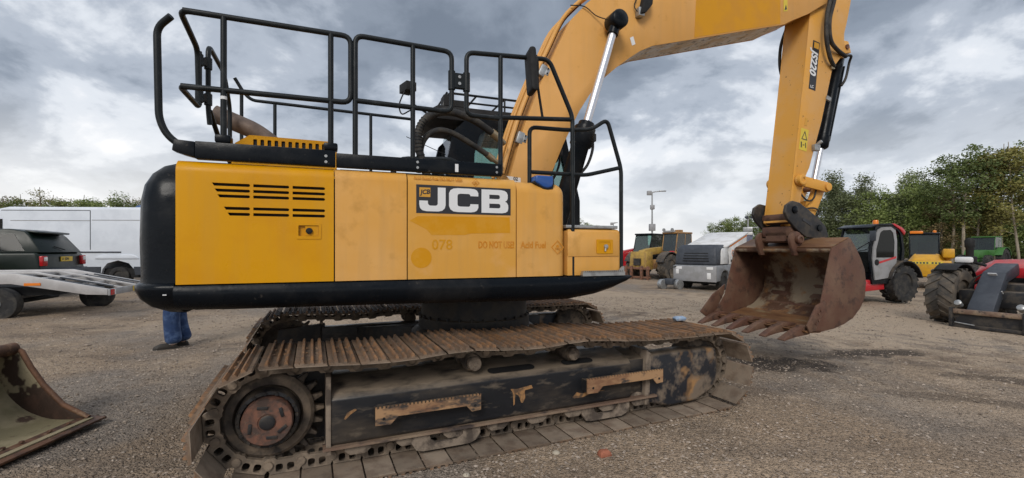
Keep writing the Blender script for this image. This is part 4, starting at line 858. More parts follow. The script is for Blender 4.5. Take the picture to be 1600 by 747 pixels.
def wheel(par, c, r, w, ax=(0, 1, 0), tread=None, tm='tyred', rm='rim', dish=.35, n=32, name='wheel'):
    """tyre, with rim and hub as its own parts; ax points outwards"""
    ax = Vector(ax).normalized(); c = Vector(c); u = ax.cross(Vector((0, 0, 1))).normalized(); z = Vector((0, 0, 1)); ri = r * .56; h = w / 2
    base = r - (.035 if tread else 0)
    m = MB().lathe([(ri, -h * .7), (ri * 1.05, -h * .9), (r * .85, -h), (base * .975, -h * .92), (base, -h * .72), (base, h * .72), (base * .975, h * .92), (r * .85, h), (ri * 1.05, h * .9), (ri, h * .7)], c, ax, n)
    if tread:
        k = tread
        for i in range(k):
            for s in (-1, 1):
                a0 = 2 * math.pi * (i + (.5 if s > 0 else 0)) / k; a1 = a0 + 2 * math.pi / k * .85
                p = []
                for a, q in ((a0, 0.02), (a1, .98)):
                    d = u * math.cos(a) + z * math.sin(a); t = -u * math.sin(a) + z * math.cos(a)
                    for rr in (base - .02, r):
                        for e in (-.28, .28): p.append(c + d * rr * (1 if q < .5 else .985) + ax * s * h * q + t * e * 2 * math.pi * r / k * .62)
                m.add(p, [(0, 1, 5, 4), (2, 6, 7, 3), (0, 4, 6, 2), (1, 3, 7, 5), (0, 2, 3, 1), (4, 5, 7, 6)])
    o = m.build(name, tm, par, sharp=40)
    MB().lathe([(ri, -h * .65), (ri, h * .62), (ri * .93, h * .7), (ri * .88, h * .55), (ri * .8, h * dish), (ri * .35, h * (dish - .05)), (ri * .3, h * (dish + .25)), (0, h * (dish + .28))], c, ax, 28).build('rim', rm, o, sharp=35)
    return o
def pane(par, pts, mat='glass', name='window'):
    P = [Vector(p) for p in pts]; nn = (P[1] - P[0]).cross(P[2] - P[0]).normalized() * .004
    return MB().loft([[p - nn for p in P], [p + nn for p in P]]).build(name, mat, par)
def place(name, label, cat, x, y, head, group=None):
    """head: world direction the thing faces (its local +X)"""
    return thing(name, label, cat, (x, y, gz(x, y)), math.atan2(head[1], head[0]), group)

# ------------------------------------------------------------------ left: trailer, car, van, person, loose bucket
def build_trailer():
    # local +X to the tail; origin at the near tail corner on the ground
    t = place('flatbed_trailer', 'white open-framed vehicle transporter tail with ramps, beside the dark green car', 'trailer', -8.19, 9.2, (.944, .33))
    prof = [(-4.5, .90), (-1.45, .90), (0, .56), (0, .44), (-.35, .46), (-1.5, .70), (-4.5, .70)]
    for y in (0.0, 1.92):
        MB().prism(prof, y, y + .08).build('side_beam', 'alu', t, bevel=.006)
    for y in (.60, 1.30): MB().prism([(-4.5, .905), (-1.45, .905), (0, .565), (0, .53), (-1.45, .86), (-4.5, .86)], y, y + .06).build('inner_beam', 'alu', t, bevel=.004)
    for y0, y1 in ((.08, .60), (1.36, 1.92)):
        MB().prism([(-4.5, .885), (-1.75, .885), (-1.75, .85), (-4.5, .85)], y0, y1).build('deck_board', 'alu', t)
    for x, z in ((-.05, .51), (-.62, .63), (-1.2, .77), (-1.75, .83)): MB().box((x, 1.0, z), (.07, 1.84, .06)).build('cross_member', 'alu', t, bevel=.004)
    for y in (.12, .50, 1.44, 1.80): MB().prism([(-1.0, .80), (-.12, .595), (-.12, .575), (-1.0, .775)], y, y + .06).build('ramp_runner', 'dgrey', t)
    tb = MB().box((.025, 1.0, .495), (.04, 2.0, .13)).build('tail_board', 'greyp', t, bevel=.004)
    for y0, y1, m in ((.02, .14, 'tlight'), (.15, .20, 'clens'), (1.86, 1.98, 'tlight'), (1.77, 1.84, 'clens')): MB().b2(.046, .062, y0, y1, .44, .55).build('tail_lamp', m, tb)
    np_ = MB().b2(.046, .056, 1.0, 1.52, .44, .55).build('number_plate', 'plate', tb)
    o = link('plate_letters', text_mesh('LJ20', .12, 'decalk', .001, .002), np_); o.location = (.058, 1.06, .452); o.rotation_euler = (R(90), 0, R(90))
    MB().b2(-1.30, -1.05, -.012, 0, .66, .71).build('side_marker', 'orange', t)
    for x in (-1.72,): wheel(t, (x, .12, .31), .31, .22, (0, -1, 0), rm='srim', dish=.6)
    wheel(t, (-.95, 1.86, .31), .31, .22, (0, 1, 0), rm='srim')
    MB().b2(-4.5, -.9, .3, 1.7, .45, .62).build('chassis', 'blkm', t)
    MB().cyl((-1.72, .1, .31), (-1.72, 1.9, .31), .05, 10).build('axle', 'blkm', t)
build_trailer()
def build_suv():
    # local +X forward; origin at near rear corner
    t = place('parked_car', 'dark green off-road car seen from its rear corner behind the trailer', 'car', -12.0, 11.55, (-.95, -.31))
    W = 1.93
    # near side is local -Y? the car faces left: its left-hand (local +Y) side is towards the camera
    body = [(.02, .50), (-.06, .58), (-.07, .72), (.0, .78), (.02, 1.12), (.10, 1.20), (4.6, 1.18), (4.75, 1.0), (4.78, .45), (4.5, .35), (4.25, .35), (4.2, .6), (4.0, .78), (3.72, .80), (3.45, .72), (3.32, .5), (3.30, .35), (1.35, .35), (1.33, .5), (1.2, .72), (.92, .80), (.65, .74), (.5, .55), (.46, .40)]
    m = MB().prism(body, -W, 0).build('body', 'gpaint', t, bevel=.05, seg=3)
    roof = [(.02, 1.20), (.30, 1.62), (.42, 1.75), (.75, 1.81), (2.4, 1.80), (2.75, 1.74), (3.45, 1.20)]
    def ring(p, i): 
        k = max(0, min(1, (p[1] - 1.2) / .6)); ins = .08 + .16 * k; return ins
    m2 = MB(); r1 = [(x, -ring((x, z), 0), z) for x, z in roof]; r2 = [(x, -W + ring((x, z), 0), z) for x, z in roof]
    m2.loft([r1, r2]); m2.build('roof', 'gpaint', t, bevel=.03)
    off = .006
    def sq(x, z): return (x, -.08 - .16 * max(0, (z - 1.2) / .6) + off, z)
    for poly in ([(.35, 1.24), (.98, 1.24), (.98, 1.68), (.62, 1.68)], [(1.06, 1.24), (2.05, 1.24), (2.05, 1.71), (1.06, 1.70)], [(2.13, 1.24), (3.25, 1.24), (2.7, 1.68), (2.13, 1.70)]):
        pane(t, [sq(*p) for p in poly], 'dglass', 'side_window')
    pane(t, [(.05, -.20, 1.235), (.05, -W + .20, 1.235), (.315, -W + .30, 1.63), (.315, -.30, 1.63)], 'dglass', 'rear_window')
    MB().box((.33, -W / 2, 1.735), (.30, 1.30, .05), ry=-.15).build('roof_spoiler', 'gpaint', t, bevel=.02)
    MB().tube([(.02, -1.05, 1.27), (.10, -.75, 1.36)], .012, 6).build('wiper', 'blkm', t)
    for y in (-.21, -W + .02): 
        MB().box((.0, y + .09, .98), (.10, .20, .26)).build('tail_lamp', 'tlight', t, bevel=.02)
        MB().box((-.052, y + .08, 1.03), (.012, .13, .10)).build('lamp_lens', 'clens', t, bevel=.004)
    p = MB().box((-.005, -W / 2 - .12, 1.02), (.02, .50, .13)).build('number_plate', 'plate', t)
    o = link('plate_letters', text_mesh('U 20N', .11, 'decalk', .001, .002), p); o.location = (-.017, -W / 2 + .10, .985); o.rotation_euler = (R(90), 0, R(-90))
    MB().b2(-.12, .08, -W - .01, .01, .50, .78).build('bumper', 'dgrey', t, bevel=.05)
    MB().b2(.40, 4.6, -W + .1, -.1, .30, .5).build('underside', 'blkm', t)
    for x in (.92, 3.75):
        wheel(t, (x, -.10, .37), .37, .25, (0, 1, 0), rm='srim'); wheel(t, (x, -W + .10, .37), .37, .25, (0, -1, 0), rm='srim')
build_suv()
def build_van():
    # origin near rear corner, +X forward (left in view)
    t = place('panel_van', 'long white high-roof panel van parked behind the dark green car', 'van', -12.0, 15.6, (-.998, -.06))
    W = 2.0
    body = [(0, .62), (.02, 2.45), (.12, 2.66), (.30, 2.72), (5.0, 2.72), (5.6, 2.60), (6.2, 1.62), (6.9, 1.30), (7.05, .8), (7.0, .45), (6.6, .45), (6.55, .62), (6.4, .78), (6.05, .84), (5.7, .76), (5.55, .60), (5.5, .45), (2.0, .45), (1.96, .60), (1.80, .80), (1.45, .90), (1.10, .80), (.95, .62)]
    sec = MB().prism(body, -W, 0).build('body', 'wpaint', t, bevel=.10, seg=4, bfilter=lambda c, e: c.z > 1.0)
    MB().prism([(0, .40), (.02, .68), (.93, .68), (.88, .40)], -.01, .02).build('lower_trim', 'dgrey', t); MB().prism([(2.02, .38), (2.0, .68), (5.52, .68), (5.5, .38)], -.01, .02).build('lower_trim', 'dgrey', t)
    MB().b2(.35, .5, .02, .028, .53, .57).build('side_marker', 'tlight', t)
    MB().b2(1.35, 3.9, -.005, .025, 1.16, 1.20).build('slide_rail', 'dgrey', t)
    # panel presses
    for a in ([(2.35, 1.26), (2.35, 2.60)], ): MB().b2(a[0][0] - .012, a[0][0] + .012, -.01, .004, a[0][1], a[1][1]).build('door_gap', 'dgrey', t)
    MB().b2(2.36, 5.2, -.01, .004, 2.585, 2.605).build('door_gap', 'dgrey', t); MB().b2(2.36, 4.9, -.01, .006, 2.24, 2.26).build('swage_line', 'greyp', t); MB().b2(.1, 2.3, -.01, .006, 2.26, 2.28).build('swage_line', 'greyp', t)
    MB().prism([(.75, .95), (2.2, .95), (2.1, 1.05), (1.9, 1.10), (1.0, 1.10), (.85, 1.05)], -.01, .035).build('arch_bulge', 'wpaint', t, bevel=.02)
    MB().b2(.1, 6.9, -W + .1, -.1, .3, .62).build('underside', 'blkm', t)
    pane(t, [(5.15, .01, 1.45), (5.95, .01, 1.45), (5.45, .01, 2.3), (5.15, .01, 2.3)], 'dglass', 'cab_window')
    for x in (1.45, 6.05):
        wheel(t, (x, -.14, .34), .34, .24, (0, 1, 0), rm='srim'); wheel(t, (x, -W + .14, .34), .34, .24, (0, -1, 0), rm='srim')
    MB().lathe([(.30, 0), (.26, .10), (.12, .16), (0, .17)], (1.2, -.9, 2.72), (0, 0, 1), 20).build('roof_vent', 'bluep', t)
build_van()
def skin_body(name, joints, edges, mat, par, sub=2):
    me = bpy.data.meshes.new(name); me.from_pydata([j[0] for j in joints], edges, []); o = bpy.data.objects.new(name, me); col.objects.link(o); o.parent = par
    md = o.modifiers.new('skin', 'SKIN'); md.use_smooth_shade = True
    for v, j in zip(me.skin_vertices[0].data, joints): v.radius = (j[1], j[2] if len(j) > 2 else j[1])
    me.skin_vertices[0].data[0].use_root = True
    sd = o.modifiers.new('sub', 'SUBSURF'); sd.levels = sub; sd.render_levels = sub
    dg = bpy.context.evaluated_depsgraph_get(); me2 = bpy.data.meshes.new_from_object(o.evaluated_get(dg)); o.modifiers.clear(); o.data = me2; bpy.data.meshes.remove(me)
    me2.materials.clear(); me2.materials.append(MAT[mat])
    for p in me2.polygons: p.use_smooth = True
    return o
def build_person():
    t = place('person', 'person in blue jeans and dark boots walking behind the excavator tail', 'person', -4.86, 6.62, (-.75, -.66))
    # +X forward; mid-stride
    J = [((0, 0, .98), .15, .12), ((0, 0, 1.18), .15, .115), ((.01, 0, 1.38), .18, .12), ((.01, 0, 1.49), .07), ((.03, 0, 1.56), .058), ((.045, 0, 1.66), .085, .10), ((.05, 0, 1.73), .07, .085),
         ((.0, .10, .92), .10), ((.09, .075, .52), .075), ((.05, .07, .10), .045), ((0, -.10, .92), .10), ((.0, -.09, .52), .075), ((-.09, -.095, .10), .045),
         ((.0, .21, 1.42), .06), ((-.08, .26, 1.15), .045), ((.02, .27, .92), .036), ((.05, .27, .84), .04, .02), ((.0, -.21, 1.42), .06), ((.08, -.26, 1.15), .045), ((.22, -.25, .98), .036), ((.27, -.25, .92), .04, .02),
         ((.12, .07, .05), .035), ((.18, .07, .04), .03), ((-.02, -.095, .05), .035), ((.04, -.095, .04), .03)]
    E = [(0, 1), (1, 2), (2, 3), (3, 4), (4, 5), (5, 6), (0, 7), (7, 8), (8, 9), (0, 10), (10, 11), (11, 12), (2, 13), (13, 14), (14, 15), (15, 16), (2, 17), (17, 18), (18, 19), (19, 20), (9, 21), (21, 22), (12, 23), (23, 24)]
    skin_body('body', J, E, 'skin', t)
    TJ = [((0, 0, .90), .19, .16), ((0, 0, 1.18), .175, .135), ((.01, 0, 1.38), .20, .135), ((.01, 0, 1.47), .10), ((.0, .21, 1.43), .075), ((-.08, .26, 1.15), .062), ((.01, .27, .95), .05), ((.0, -.21, 1.43), .075), ((.08, -.26, 1.15), .062), ((.20, -.25, .99), .05)]
    skin_body('jacket', TJ, [(0, 1), (1, 2), (2, 3), (2, 4), (4, 5), (5, 6), (2, 7), (7, 8), (8, 9)], 'cloth', t)
    LJ = [((0, 0, .99), .165, .135), ((.0, .09, .90), .12), ((.09, .075, .55), .112), ((.08, .07, .30), .108), ((.055, .07, .075), .115), ((0, -.10, .90), .115), ((.0, -.09, .55), .112), ((-.03, -.09, .30), .108), ((-.09, -.095, .075), .115)]
    skin_body('trousers', LJ, [(0, 1), (1, 2), (2, 3), (3, 4), (0, 5), (5, 6), (6, 7), (7, 8)], 'jean', t)
    for x, y, z in ((.12, .07, 0), (-.03, -.095, 0)):
        MB().loft([[(x + a, y + b * w, h) for a, b, w in ((-.11, -1, .040), (0, -1, .045), (.14, -1, .05), (.20, 0, .05), (.14, 1, .05), (0, 1, .045), (-.11, 1, .04))] for h in (0, .03)]).loft([[(x + a * k, y + b * w * k, h) for a, b, w in ((-.11, -1, .040), (0, -1, .045), (.14, -1, .05), (.20, 0, .05), (.14, 1, .05), (0, 1, .045), (-.11, 1, .04))] for h, k in ((.031, .95), (.07, .85), (.10, .5))]).build('boot', 'boot', t, bevel=.01)
        MB().lathe([(.055, .085), (.058, .12)], (x - .045, y, 0), (0, 0, 1), 12).build('sock', 'sock', t)
    MB().lathe([(.075, 1.66), (.098, 1.70), (.09, 1.77), (.05, 1.81), (0, 1.82)], (.035, 0, 0), (0, 0, 1), 16).build('hair', 'hair', t)
    # face and fingers
    f = MB().lathe([(.012, 0), (.014, .012), (0, .03)], (.125, 0, 1.655), (1, 0, -.2), 8)
    for s in (-1, 1): f.lathe([(.02, -.006), (.022, .0), (.012, .01)], (.045, s * .082, 1.66), (0, s, 0), 8)
    f.build('nose_and_ears', 'skin', t); e = MB()
    for s in (-1, 1): e.lathe([(.010, 0), (0, .005)], (.118, s * .032, 1.685), (1, 0, 0), 8)
    e.b2(.118, .124, -.025, .025, 1.608, 1.614); e.build('eyes_and_mouth', 'hair', t)
    for hx, hy, hz in ((.05, .27, .84), (.27, -.25, .92)):
        for i, (o, l) in enumerate(((-.03, .07), (-.01, .08), (.01, .075), (.03, .06))): MB().tube(spline([(hx + o, hy, hz - .02), (hx + o + .01, hy, hz - .02 - l * .6), (hx + o + .025, hy, hz - .02 - l)], 4), .009, 6).build('finger', 'skin', t)
        MB().tube(spline([(hx + .03, hy, hz + .02), (hx + .055, hy, hz - .01), (hx + .06, hy, hz - .04)], 4), .010, 6).build('thumb', 'skin', t)
build_person()
def build_loose_bucket():
    t = thing('grading_bucket', 'rusty mud-streaked wide bucket lying open on the gravel in the left corner', 'bucket', (-3.5, 3.80, gz(-3.5, 3.8)), R(94))
    # local X runs along the cutting edge away from the camera, local Y is the back of the bucket, Z up
    out = [(-.02, .055), (.16, .045), (.34, .06), (.52, .14), (.66, .28), (.73, .44), (.74, .58), (.69, .66), (.60, .675), (.55, .655)]
    P = spline([(0, a, b) for a, b in out], 5); x0, x1 = -1.9, -.02
    def off(i, k):
        d = P[min(i + 1, len(P) - 1)] - P[max(i - 1, 0)]; return P[i] + Vector((0, -d.z, d.y)).normalized() * k
    sh = MB().loft([[(x0, p.y, p.z), (x1, p.y, p.z), (x1, q.y, q.z), (x0, q.y, q.z)] for p, q in ((P[i], off(i, .02)) for i in range(len(P)))])
    so = sh.build('shell', 'lbk', t, sharp=50)
    for x in (x0, x1):
        fr = [(p.y, p.z) for p in P]
        side = fr + [(.50, .58), (.44, .46), (.34, .32), (.20, .17), (.06, .09)]
        MB().prism(side, x - .012, x + .012, 'x').build('side_plate', 'lbkd', t, bevel=.003)
        MB().tube([(x, .60, .665), (x, .54, .63), (x, .47, .50), (x, .37, .35), (x, .22, .185), (x, .02, .075)], .020, 8).build('edge_bead', 'lbkr', t, sharp=60)
    MB().tube([(x0, .60, .655), (x1, .60, .655)], .05, 16).build('top_tube', 'lbkr', t, sharp=60)
    MB().prism([(-.075, .045), (-.075, .062), (.10, .075), (.12, .045)], x0 - .03, x1 + .06, 'x').build('cutting_edge', 'lbkr', t, bevel=.004)
    rng = random.Random(4)
    for i in range(9): MB().lathe([(0, 0), (.016, .003), (.014, .014), (0, .018)], (-.15 - i * .17 + rng.uniform(-.04, .04), .06 + rng.uniform(-.02, .05), .078), (0, 0, 1), 8).build('bolt', 'lbkr', t)
MAT['lbkd'] = M('dark_wet_rust', (.040, .022, .014), .8, c2=(.27, .225, .14), scale=2.2, lo=.52, hi=.55, c3=(.065, .034, .022), scale3=6, bump=.15)
build_loose_bucket()
o = MB().loft([[(x * k, y * k, z) for x, y in ((-.045, -.03), (.05, -.035), (.055, .02), (.0, .035), (-.04, .03))] for z, k in ((-.012, .8), (.01, 1), (.035, .9), (.05, .6))]).build('brick_piece', 'brick_', None, (.66, 3.27, .0), .4, bevel=.006)
tag(o, 'orange red broken brick piece lying on gravel in front of the track', 'brick')
o = MB().loft([[(x * k, y * k, z) for x, y in ((-.10, -.055), (.10, -.05), (.105, .05), (-.09, .055))] for z, k in ((0, .8), (.03, 1), (.05, .6))]).build('plastic_block', 'cloth_b', None, (1.70, 4.62, .765), .3, bevel=.008); o.scale = (.68, .7, .9)
tag(o, 'small pale blue plastic block resting on top of the near track', 'block')
rng = random.Random(11)
for i, (x, y, s, lab) in enumerate(((.32, 3.30, .03, 'pale pebble lying nearest to the track front edge'), (-.30, 2.98, .026, 'small cream stone by the lower edge near the track'), (.62, 2.72, .03, 'buff stone below the orange brick piece'))):
    r_ = [[(s * k * math.cos(a) * rng.uniform(.8, 1.2), s * k * math.sin(a) * rng.uniform(.8, 1.2), z * s) for a in np.linspace(0, 5.4, 7)] for z, k in ((-.3, .7), (.2, 1.1), (.7, .9), (.95, .5))]
    tag(MB().loft(r_).build('stone', M('pale_stone', (.42, .37, .29), .9), None, (x, y, 0), bevel=.003), lab, 'stone')
# ------------------------------------------------------------------ machines on the right
def cab_box(par, x0, x1, y0, y1, z0, zw, z1, fm, gm, slope=.25, rear=.05, door=None, roofm=None, name='cab'):
    """a glazed cab: pillars, sill, roof and one pane on each face"""
    m = MB(); w = .05
    fb, ft, rb, rt = x1, x1 - slope, x0, x0 + rear
    m.b2(x0, x1, y0, y1, z0, zw)
    for y in (y0 + w / 2, y1 - w / 2):
        m.bar((fb - w / 2, y, zw - .02), (ft - w / 2, y, z1), w, w); m.bar((rb + w / 2, y, zw - .02), (rt + w / 2, y, z1), w, w)
        if x1 - x0 > 1.2: m.bar(((x0 + x1) / 2 - .05, y, zw - .02), ((x0 + x1) / 2 - .15, y, z1), w * .9, w * .9)
    c = m.build(name, fm, par, bevel=.012)
    MB().b2(rt - .06, ft + .10, y0 - .02, y1 + .02, z1, z1 + .09).build('roof', roofm or fm, c, bevel=.03)
    for y in (y0 + .015, y1 - .015): pane(c, [(rb + w, y, zw), (fb - w, y, zw), (ft - w, y, z1), (rt + w, y, z1)], gm, 'side_window')
    pane(c, [(fb - .02, y0 + w, zw), (fb - .02, y1 - w, zw), (ft - .02, y1 - w, z1), (ft - .02, y0 + w, z1)], gm, 'windscreen')
    pane(c, [(rb + .02, y0 + w, zw), (rb + .02, y1 - w, zw), (rt + .02, y1 - w, z1), (rt + .02, y0 + w, z1)], gm, 'rear_window')
    MB().b2(x0 + .25, x0 + .7, (y0 + y1) / 2 - .22, (y0 + y1) / 2 + .22, zw - .3, zw + .08).b2(x0 + .2, x0 + .34, (y0 + y1) / 2 - .22, (y0 + y1) / 2 + .22, zw, zw + .55).build('seat', 'blkm', c, bevel=.04)
    return c
def old_telehandler():
    t = place('telehandler', 'old dirty yellow telehandler with ochre cab and rusty fork carriage', 'telehandler', 8.31, 24.53, (-.8, -.6))
    MB().b2(-2.0, 1.5, -.55, .55, .55, 1.02).b2(-2.1, -1.2, -.9, .9, .6, 1.3).build('chassis', 'ochre', t, bevel=.03)
    MB().prism([(-2.2, 1.55), (-2.2, 1.85), (1.3, 1.62), (1.95, 1.5), (2.1, 1.2), (2.2, .55), (1.95, .5), (1.75, 1.15), (1.2, 1.28)], -.30, .05).build('boom', 'dirtyel', t, bevel=.02)
    bh = MB().prism([(1.72, .52), (1.72, 1.42), (2.2, 1.45), (2.32, .52)], -.62, .42).build('boom_head', 'dirtyel', t, bevel=.03)
    MB().b2(2.24, 2.36, -.3, .1, .75, 1.1).build('head_slot', 'blkd', bh)
    ca = MB().b2(2.36, 2.46, -.75, .75, .10, .20).b2(2.36, 2.46, -.75, .75, .55, .66)
    ca.build('fork_carriage', 'rust', t, bevel=.01)
    for y in (-.70, -.35, .28, .65): MB().b2(2.40, 2.52, y - .06, y + .06, .03, .72).build('carriage_upright', 'rust', t, bevel=.008)
    cb = cab_box(t, -.9, .62, .15, 1.0, 1.0, 1.45, 2.38, 'ochre', 'glass', .18)
    MB().b2(.45, .62, .25, .9, 2.48, 2.54).build('lamp_bar', 'steel', cb)
    for y in (.3, .8): MB().lathe([(.05, 0), (.09, .05), (.09, .09), (0, .1)], (.55, y, 2.58), (1, 0, 0), 12).build('work_lamp', 'steel', cb)
    MB().b2(-.5, -.2, .4, .7, 2.48, 2.60).build('roof_box', 'ochre', cb)
    MB().b2(.64, .80, .75, .95, 1.30, 1.48).build('tail_light', 'redp', t, bevel=.02)
    for x, y, s in ((1.25, .98, 1), (1.25, -.98, -1), (-1.3, .98, 1), (-1.3, -.98, -1)): wheel(t, (x, y, .66), .66, .42, (0, s, 0), 16, 'tyre', 'rim')
    for y in (-.98, .98): MB().prism(arc(1.25, .66, .78, 20, 160, 10) + arc(1.25, .66, .74, 160, 20, 10), y - .22, y + .22).build('mudguard', 'blkd', t)
old_telehandler()
def red_far_telehandler():
    t = place('telehandler', 'red telehandler with black cab and green tinted glass, behind the old yellow one', 'telehandler', 7.45, 26.8, (-.7, -.71))
    MB().b2(-2.0, 1.6, -.6, .6, .55, 1.1).build('chassis', 'redp', t, bevel=.04)
    MB().prism([(-2.2, 1.5), (-2.2, 1.85), (1.6, 1.45), (2.2, .9), (2.2, .5), (1.9, .5), (1.5, 1.1)], -.28, .02).build('boom', 'redp', t, bevel=.02)
    cab_box(t, -1.0, .75, .06, 1.1, 1.0, 1.35, 2.36, 'blk', 'gglass', .35)
    for x, y, s in ((1.25, .98, 1), (1.25, -.98, -1), (-1.3, .98, 1), (-1.3, -.98, -1)): wheel(t, (x, y, .64), .64, .42, (0, s, 0), 16, 'tyred', 'rim')
    MB().tube(fillet([(.6, -1.15, 1.2), (.8, -1.25, 1.9), (.7, -1.25, 2.3)], .2), .025, 8).build('mirror_arm', 'blkm', t); MB().b2(.66, .72, -1.4, -1.15, 1.85, 2.1).build('mirror', 'blkm', t, bevel=.02)
red_far_telehandler()
def planer():
    t = place('road_machine', 'white and charcoal self-propelled machine with sloping white lid, beside the old telehandler', 'machine', 7.55, 16.75, (-.70, -.714))
    # origin at its left front corner; +X forward, body runs to -X and -Y
    W = 1.62
    MB().prism([(0, .36), (.03, .92), (-.02, .96), (-3.4, .96), (-3.4, .36), (-1.35, .36), (-1.30, .55), (-1.1, .72), (-.85, .76), (-.6, .70), (-.42, .52), (-.38, .36)], -W, 0).build('lower_body', 'mgrey', t, bevel=.03)
    bp = MB().b2(.0, .09, -W - .01, .01, .34, .93).build('bumper', 'greyp', t, bevel=.02)
    for y0, y1, z0, z1 in ((-W + .10, -W + .34, .80, .90), (-.34, -.10, .80, .90), (-.32, -.18, .45, .68), (-W + .10, -W + .22, .62, .80)): MB().b2(.088, .10, y0, y1, z0, z1).build('lamp', 'clens', bp, bevel=.004)
    hd = MB().loft([[(x0, y0 + i, z), (x1, y0 + i, z), (x1, y1 - i, z), (x0, y1 - i, z)] for x0, x1, y0, y1, i, z in ((-1.35, .0, -W + .02, -.02, 0, .965), (-1.35, -.02, -W + .02, -.02, .01, 1.30), (-1.35, -.10, -W + .02, -.02, .05, 1.60), (-1.35, -.28, -W + .02, -.02, .12, 1.74))]).build('engine_hood', 'dgrey', t, bevel=.07, seg=3)
    for k in range(5): MB().box((-.012 - .006 * k * k, -W / 2 + .02, 1.12 + k * .095), (.05, 1.0 - .03 * k, .035), ry=-.1 * k).build('hood_louvre', 'blkm', hd, bevel=.006)
    MB().prism([(-1.15, 1.0), (-.42, 1.0), (-.50, 1.52), (-.62, 1.60), (-1.15, 1.62)], -.045, -.005).build('side_hatch', 'wbox', t, bevel=.01)
    MB().prism([(-1.36, .97), (-3.4, .97), (-3.4, 2.22), (-1.36, 1.74)], -W + .02, -.02).build('body', 'wbox', t, bevel=.02)
    MB().prism([(-.95, 1.62), (-.95, 1.68), (-3.5, 2.30), (-3.5, 2.24)], -W - .02, .02).build('lid', 'wbox', t, bevel=.01)
    MB().prism([(-1.37, 1.64), (-1.37, 1.70), (-3.4, 2.18), (-3.4, 2.12)], -.018, -.012).build('orange_stripe', 'orange', t)
    MB().lathe([(.13, 0), (.13, .006)], (-1.72, -.018, 1.42), (0, 1, 0), 20).build('emblem_ring', 'orange', t); MB().lathe([(.095, 0), (.095, .008)], (-1.70, -.016, 1.42), (0, 1, 0), 20).build('emblem_disc', 'wbox', t)
    o = link('emblem_letter', text_mesh('K', .22, 'decalk', .002, .004, .2), t); o.location = (-1.62, -.006, 1.35); o.rotation_euler = (R(90), 0, R(180))
    MB().b2(-1.60, -1.50, -.02, -.012, 1.06, 1.16).build('vent', 'blkm', t)
    MB().b2(-3.2, -.2, -W + .15, -.15, .25, .4).build('underside', 'blkm', t)
    for x in (-.86, -2.7): wheel(t, (x, -.14, .34), .34, .24, (0, 1, 0), None, 'tyred', 'dgrey'); wheel(t, (x, -W + .14, .34), .34, .24, (0, -1, 0), None, 'tyred', 'dgrey')
    dr = MB()
    dr.b2(.12, .6, -W - .25, -W + .2, .20, .42); dr.build('side_arm', 'dgrey', t, bevel=.05)
    for x, y in ((.62, -W - .2), (.30, -W + .30)): MB().lathe([(.05, -.09), (.19, -.085), (.20, -.05), (.20, .05), (.19, .085), (.05, .09)], (x, y, .21), (.3, 1, 0), 20).build('guide_wheel', 'steel', t)
    MB().tube(spline([(.1, -W - .1, .42), (.25, -W - .1, .75), (.1, -W + .1, .9), (.0, -W + .2, .8)], 6), .02, 8).build('cable', 'rub', t)
planer()
def tower():
    t = place('camera_tower', 'white solar panel unit with camera mast standing behind the white machine', 'tower', 10.6, 21.6, (-.5, -.86))
    MB().b2(-.6, .6, -.7, .7, .15, 1.75).build('cabinet', 'wbox', t, bevel=.03)
    MB().box((.35, 0, 2.05), (.05, 1.5, .65), ry=-.45).build('solar_panel', 'solar', t); MB().b2(-.55, .3, -.75, .75, 2.28, 2.42).build('top_box', 'wbox', t, bevel=.02)
    m = MB().tube([(0, .55, 1.7), (0, .55, 3.1)], .035, 10).tube([(0, .55, 2.62), (0, 1.6, 2.66)], .02, 8); m.build('mast', 'steel', t)
    MB().b2(-.15, .2, .35, .75, 2.45, 2.65).build('lamp_head', 'steel', t, bevel=.02)
    for y in (.45, .68): MB().lathe([(.05, 0), (.06, .03), (.06, .18), (0, .2)], (0, y, 3.12), (1, .5, -.2), 12).build('camera_head', 'dgrey', t)
    for y in (-.7, .7): wheel(t, (0, y, .28), .28, .18, (0, math.copysign(1, y), 0))
tower()
